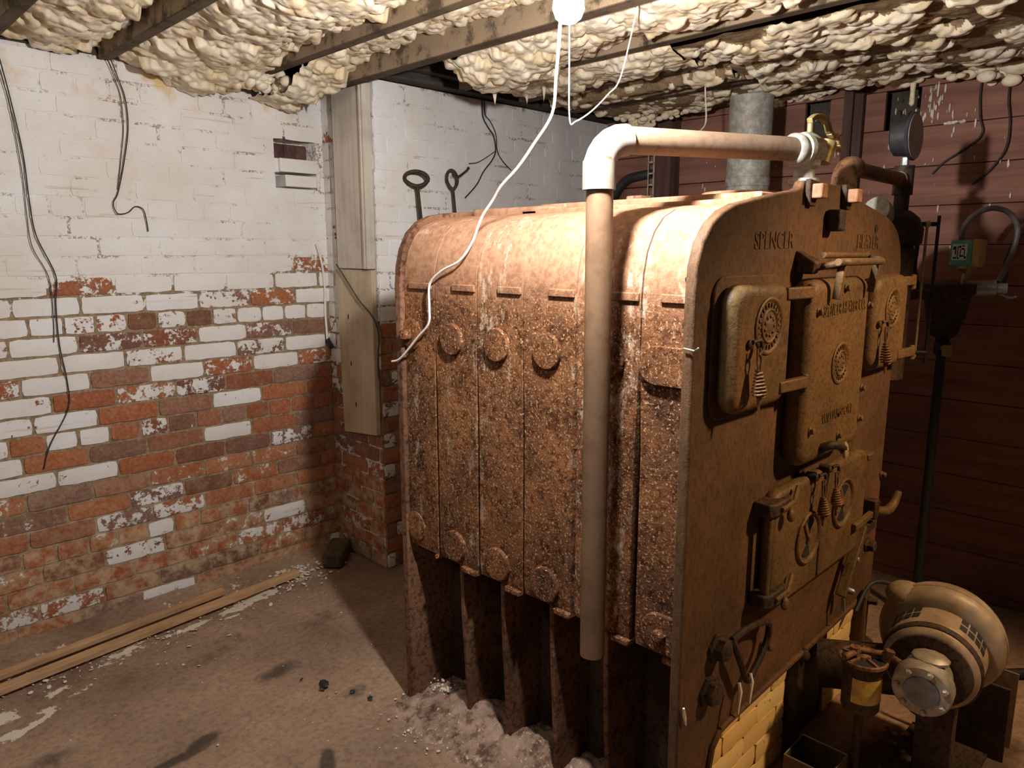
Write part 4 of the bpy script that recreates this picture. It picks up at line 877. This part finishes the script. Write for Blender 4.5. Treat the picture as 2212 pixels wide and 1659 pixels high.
obj('tray_pan', MB().box(1.93,2.06,.665,.80,.004,.010).box(1.93,1.934,.665,.80,.01,.105).box(2.056,2.06,.665,.80,.01,.105).box(1.934,2.056,.665,.669,.01,.105).box(1.934,2.056,.796,.80,.01,.105), m_plain('dark_tray_sheet', (.13,.10,.065), .55, .4), t, .001)
obj('tray_lip', MB().tube([(1.932,.667,.106),(2.058,.667,.106),(2.058,.798,.106),(1.932,.798,.106)], .003, 6, closed=True), STEEL, t)
mb = MB(); rd = random.Random(8)
for _ in range(26): chip(mb, 2.34+rd.gauss(0,.12), .58+rd.gauss(0,.08), rd.uniform(.004,.016), .004, .4)
tag(obj('dirt_crumbs', mb, ASH, smooth=60), 'dirt crumbs on the floor in front of the oil burner', 'crumbs', kind='stuff')

# ---------------------------------------------------------------- pokers behind the boiler
def poker(lab, top, foot, rw, rh, wire):
    t = thing('poker', lab, 'fire tool', foot); tp = Vector(top); ft = Vector(foot); d = (tp-ft).normalized(); s = Vector((.8,-.6,0))
    obj('rod', MB().cyl(ft, tp, wire*.9, 12), DARKI, t)
    c = tp + d*rh
    pts = []
    for i in range(28):
        a = 2*math.pi*i/28; k = 1.0 if math.sin(a) > -.2 else 1-.25*(abs(math.sin(a))-.2); pts.append(c + s*math.cos(a)*rw*k + d*math.sin(a)*rh)
    obj('loop_handle', MB().tube(pts, wire, 10, closed=True), DARKI, t)
poker('taller rusty poker with a wide oval loop handle, left behind the boiler', (2.20,2.83,1.865), (2.24,2.60,.004), .055, .034, .0095)
poker('slimmer dark poker with a narrow loop handle tied with wire, behind the boiler', (2.42,2.83,1.865), (2.44,2.62,.004), .026, .045, .0078)
tag(obj('tie_wire', MB().tube(smooth_path([(2.415,2.82,1.94),(2.44,2.815,1.925),(2.475,2.81,1.945),(2.50,2.805,1.965)], 4), .005, 6).ell((2.50,2.805,1.967),(.008,.008,.008)), WIREM), 'short twist of wire tied on the narrow poker handle', 'wire')

# ---------------------------------------------------------------- wires and cords
def cord(name, lab, pts, r, mat, k=6, cat='wire'):
    return tag(obj(name, MB().tube(smooth_path(pts, k), r, 8), mat), lab, cat)
cord('hanging_wire', 'long dark wire hanging down the white brick wall at the left picture edge', [(.67,3.29,2.31),(.70,3.30,2.12),(.722,3.305,1.92),(.725,3.303,1.75),(.735,3.303,1.62),(.785,3.303,1.47),(.775,3.303,1.36),(.772,3.303,1.20),(.785,3.303,1.05),(.778,3.303,.94),(.70,3.303,.80),(.67,3.303,.71)], .0023, WIREM)
cord('hanging_wire', 'thinner twin strand beside the long wire at the left picture edge', [(.665,3.30,2.30),(.695,3.303,2.10),(.712,3.306,1.86),(.712,3.306,1.70),(.718,3.306,1.58),(.762,3.306,1.46),(.762,3.306,1.30),(.755,3.306,1.21)], .0015, WIREM)
cord('hanging_wire', 'doubled dark wire with a hooked end on the white wall under the widest foam bay', [(1.045,3.28,2.32),(1.075,3.30,2.25),(1.098,3.303,2.17),(1.10,3.303,2.06),(1.075,3.303,1.93),(1.04,3.303,1.80),(1.018,3.303,1.755),(1.03,3.303,1.715),(1.07,3.303,1.72),(1.10,3.303,1.745),(1.13,3.303,1.735),(1.14,3.303,1.69),(1.143,3.303,1.645)], .0022, WIREM)
cord('hanging_wire', 'left strand of the doubled dark wire under the widest foam bay', [(1.04,3.29,2.31),(1.065,3.303,2.24),(1.083,3.306,2.17),(1.082,3.306,2.05),(1.066,3.306,1.95),(1.04,3.306,1.81)], .0016, WIREM)
t = thing('white_flex', 'painted over white cord with an open black plug, in the corner of the brick wall', 'cord', (1.985, 3.30, 1.10))
obj('flex', MB().tube(smooth_path([(1.93,3.30,1.60),(1.955,3.30,1.50),(1.965,3.30,1.38),(1.962,3.30,1.25),(1.966,3.298,1.12)], 5), .006, 8), WHITEC, t)
obj('plug', MB().obox((1.962,3.292,1.125),(1.985,3.285,1.075),.022,.012,(0,1,0)), DARKM, t, .004)
cord('olive_cord', 'thin olive cord drooping from the corner boards to the boiler', [(1.945,3.15,1.50),(1.945,3.08,1.44),(1.945,2.97,1.34),(1.95,2.88,1.275),(1.965,2.855,1.22),(1.972,2.85,1.15),(1.965,2.85,1.10),(1.962,2.85,.98),(1.985,2.84,.935),(2.03,2.84,.94),(2.07,2.84,.96)], .004, GREENC, cat='cord')
cord('extension_cord', 'long white cord drooping from the hanging bulb over the boiler side', [(1.125,.985,2.10),(1.20,1.06,2.03),(1.30,1.16,1.95),(1.37,1.235,1.885),(1.395,1.32,1.825),(1.40,1.38,1.775),(1.41,1.45,1.735),(1.425,1.50,1.70),(1.425,1.545,1.655),(1.418,1.58,1.585),(1.41,1.625,1.535),(1.405,1.70,1.505),(1.404,1.755,1.465),(1.404,1.76,1.40),(1.404,1.765,1.345),(1.40,1.82,1.295),(1.395,1.90,1.225),(1.393,1.945,1.21)], .0036, WHITEC, 8, 'cord')
cord('white_string', 'thin white string looping down between the bulb and the drain pipe elbow', [(1.62,1.40,2.30),(1.68,1.45,2.10),(1.72,1.48,1.945),(1.76,1.49,1.945),(1.82,1.48,1.98),(1.90,1.48,2.04),(1.95,1.47,2.10),(2.0,1.45,2.31)], .0024, WHITEC, 6, 'cord')
cord('foam_string', 'thin stretched string of foam hanging between the joists and the grey vent pipe', [(2.99,1.80,2.34),(3.0,1.80,2.25),(3.016,1.80,2.134),(2.98,1.80,2.09),(2.925,1.80,2.066)], .0035, CHIP, 5, 'foam string')
t = thing('wall_wires', 'bundle of old dark wires spreading over the white wall behind the boiler', 'wires', (2.72, 2.87, 2.3))
obj('wire_strand', MB().tube(smooth_path([(2.65,2.865,2.33),(2.655,2.865,2.24),(2.69,2.865,2.19),(2.73,2.865,2.15),(2.745,2.865,2.08),(2.72,2.865,2.03),(2.66,2.865,1.97),(2.61,2.865,1.90),(2.53,2.865,1.83)], 5), .0036, 7), WIREM, t)
obj('wire_strand', MB().tube(smooth_path([(2.67,2.868,2.33),(2.675,2.868,2.25),(2.71,2.868,2.22),(2.75,2.868,2.16),(2.76,2.868,2.08),(2.80,2.868,2.03),(2.86,2.868,1.99)], 5), .0026, 7), WIREM, t)
obj('wire_strand', MB().tube(smooth_path([(2.75,2.868,2.08),(2.70,2.868,2.05),(2.62,2.868,2.01),(2.56,2.868,2.0)], 5), .0022, 7), WIREM, t)

# ---------------------------------------------------------------- hanging bulb
t = thing('light_bulb', 'bare lit bulb hanging from the joists over the near boiler edge', 'light bulb', BULB)
bx, by, bz = BULB
obj('glass', MB().lathe([(-.032,.004),(-.030,.014),(-.022,.024),(-.006,.030),(.008,.028),(.024,.018),(.034,.013),(.040,.012)], BULB, (0,0,1), 20), m_bulb(), t)
obj('socket', MB().lathe([(.038,.015),(.040,.019),(.075,.019),(.085,.012),(.09,.005)], BULB, (0,0,1), 18), DARKM, t)
obj('pendant_cord', MB().cyl((bx,by,bz+.088), (bx,by,2.42), .004, 8), DARKM, t)
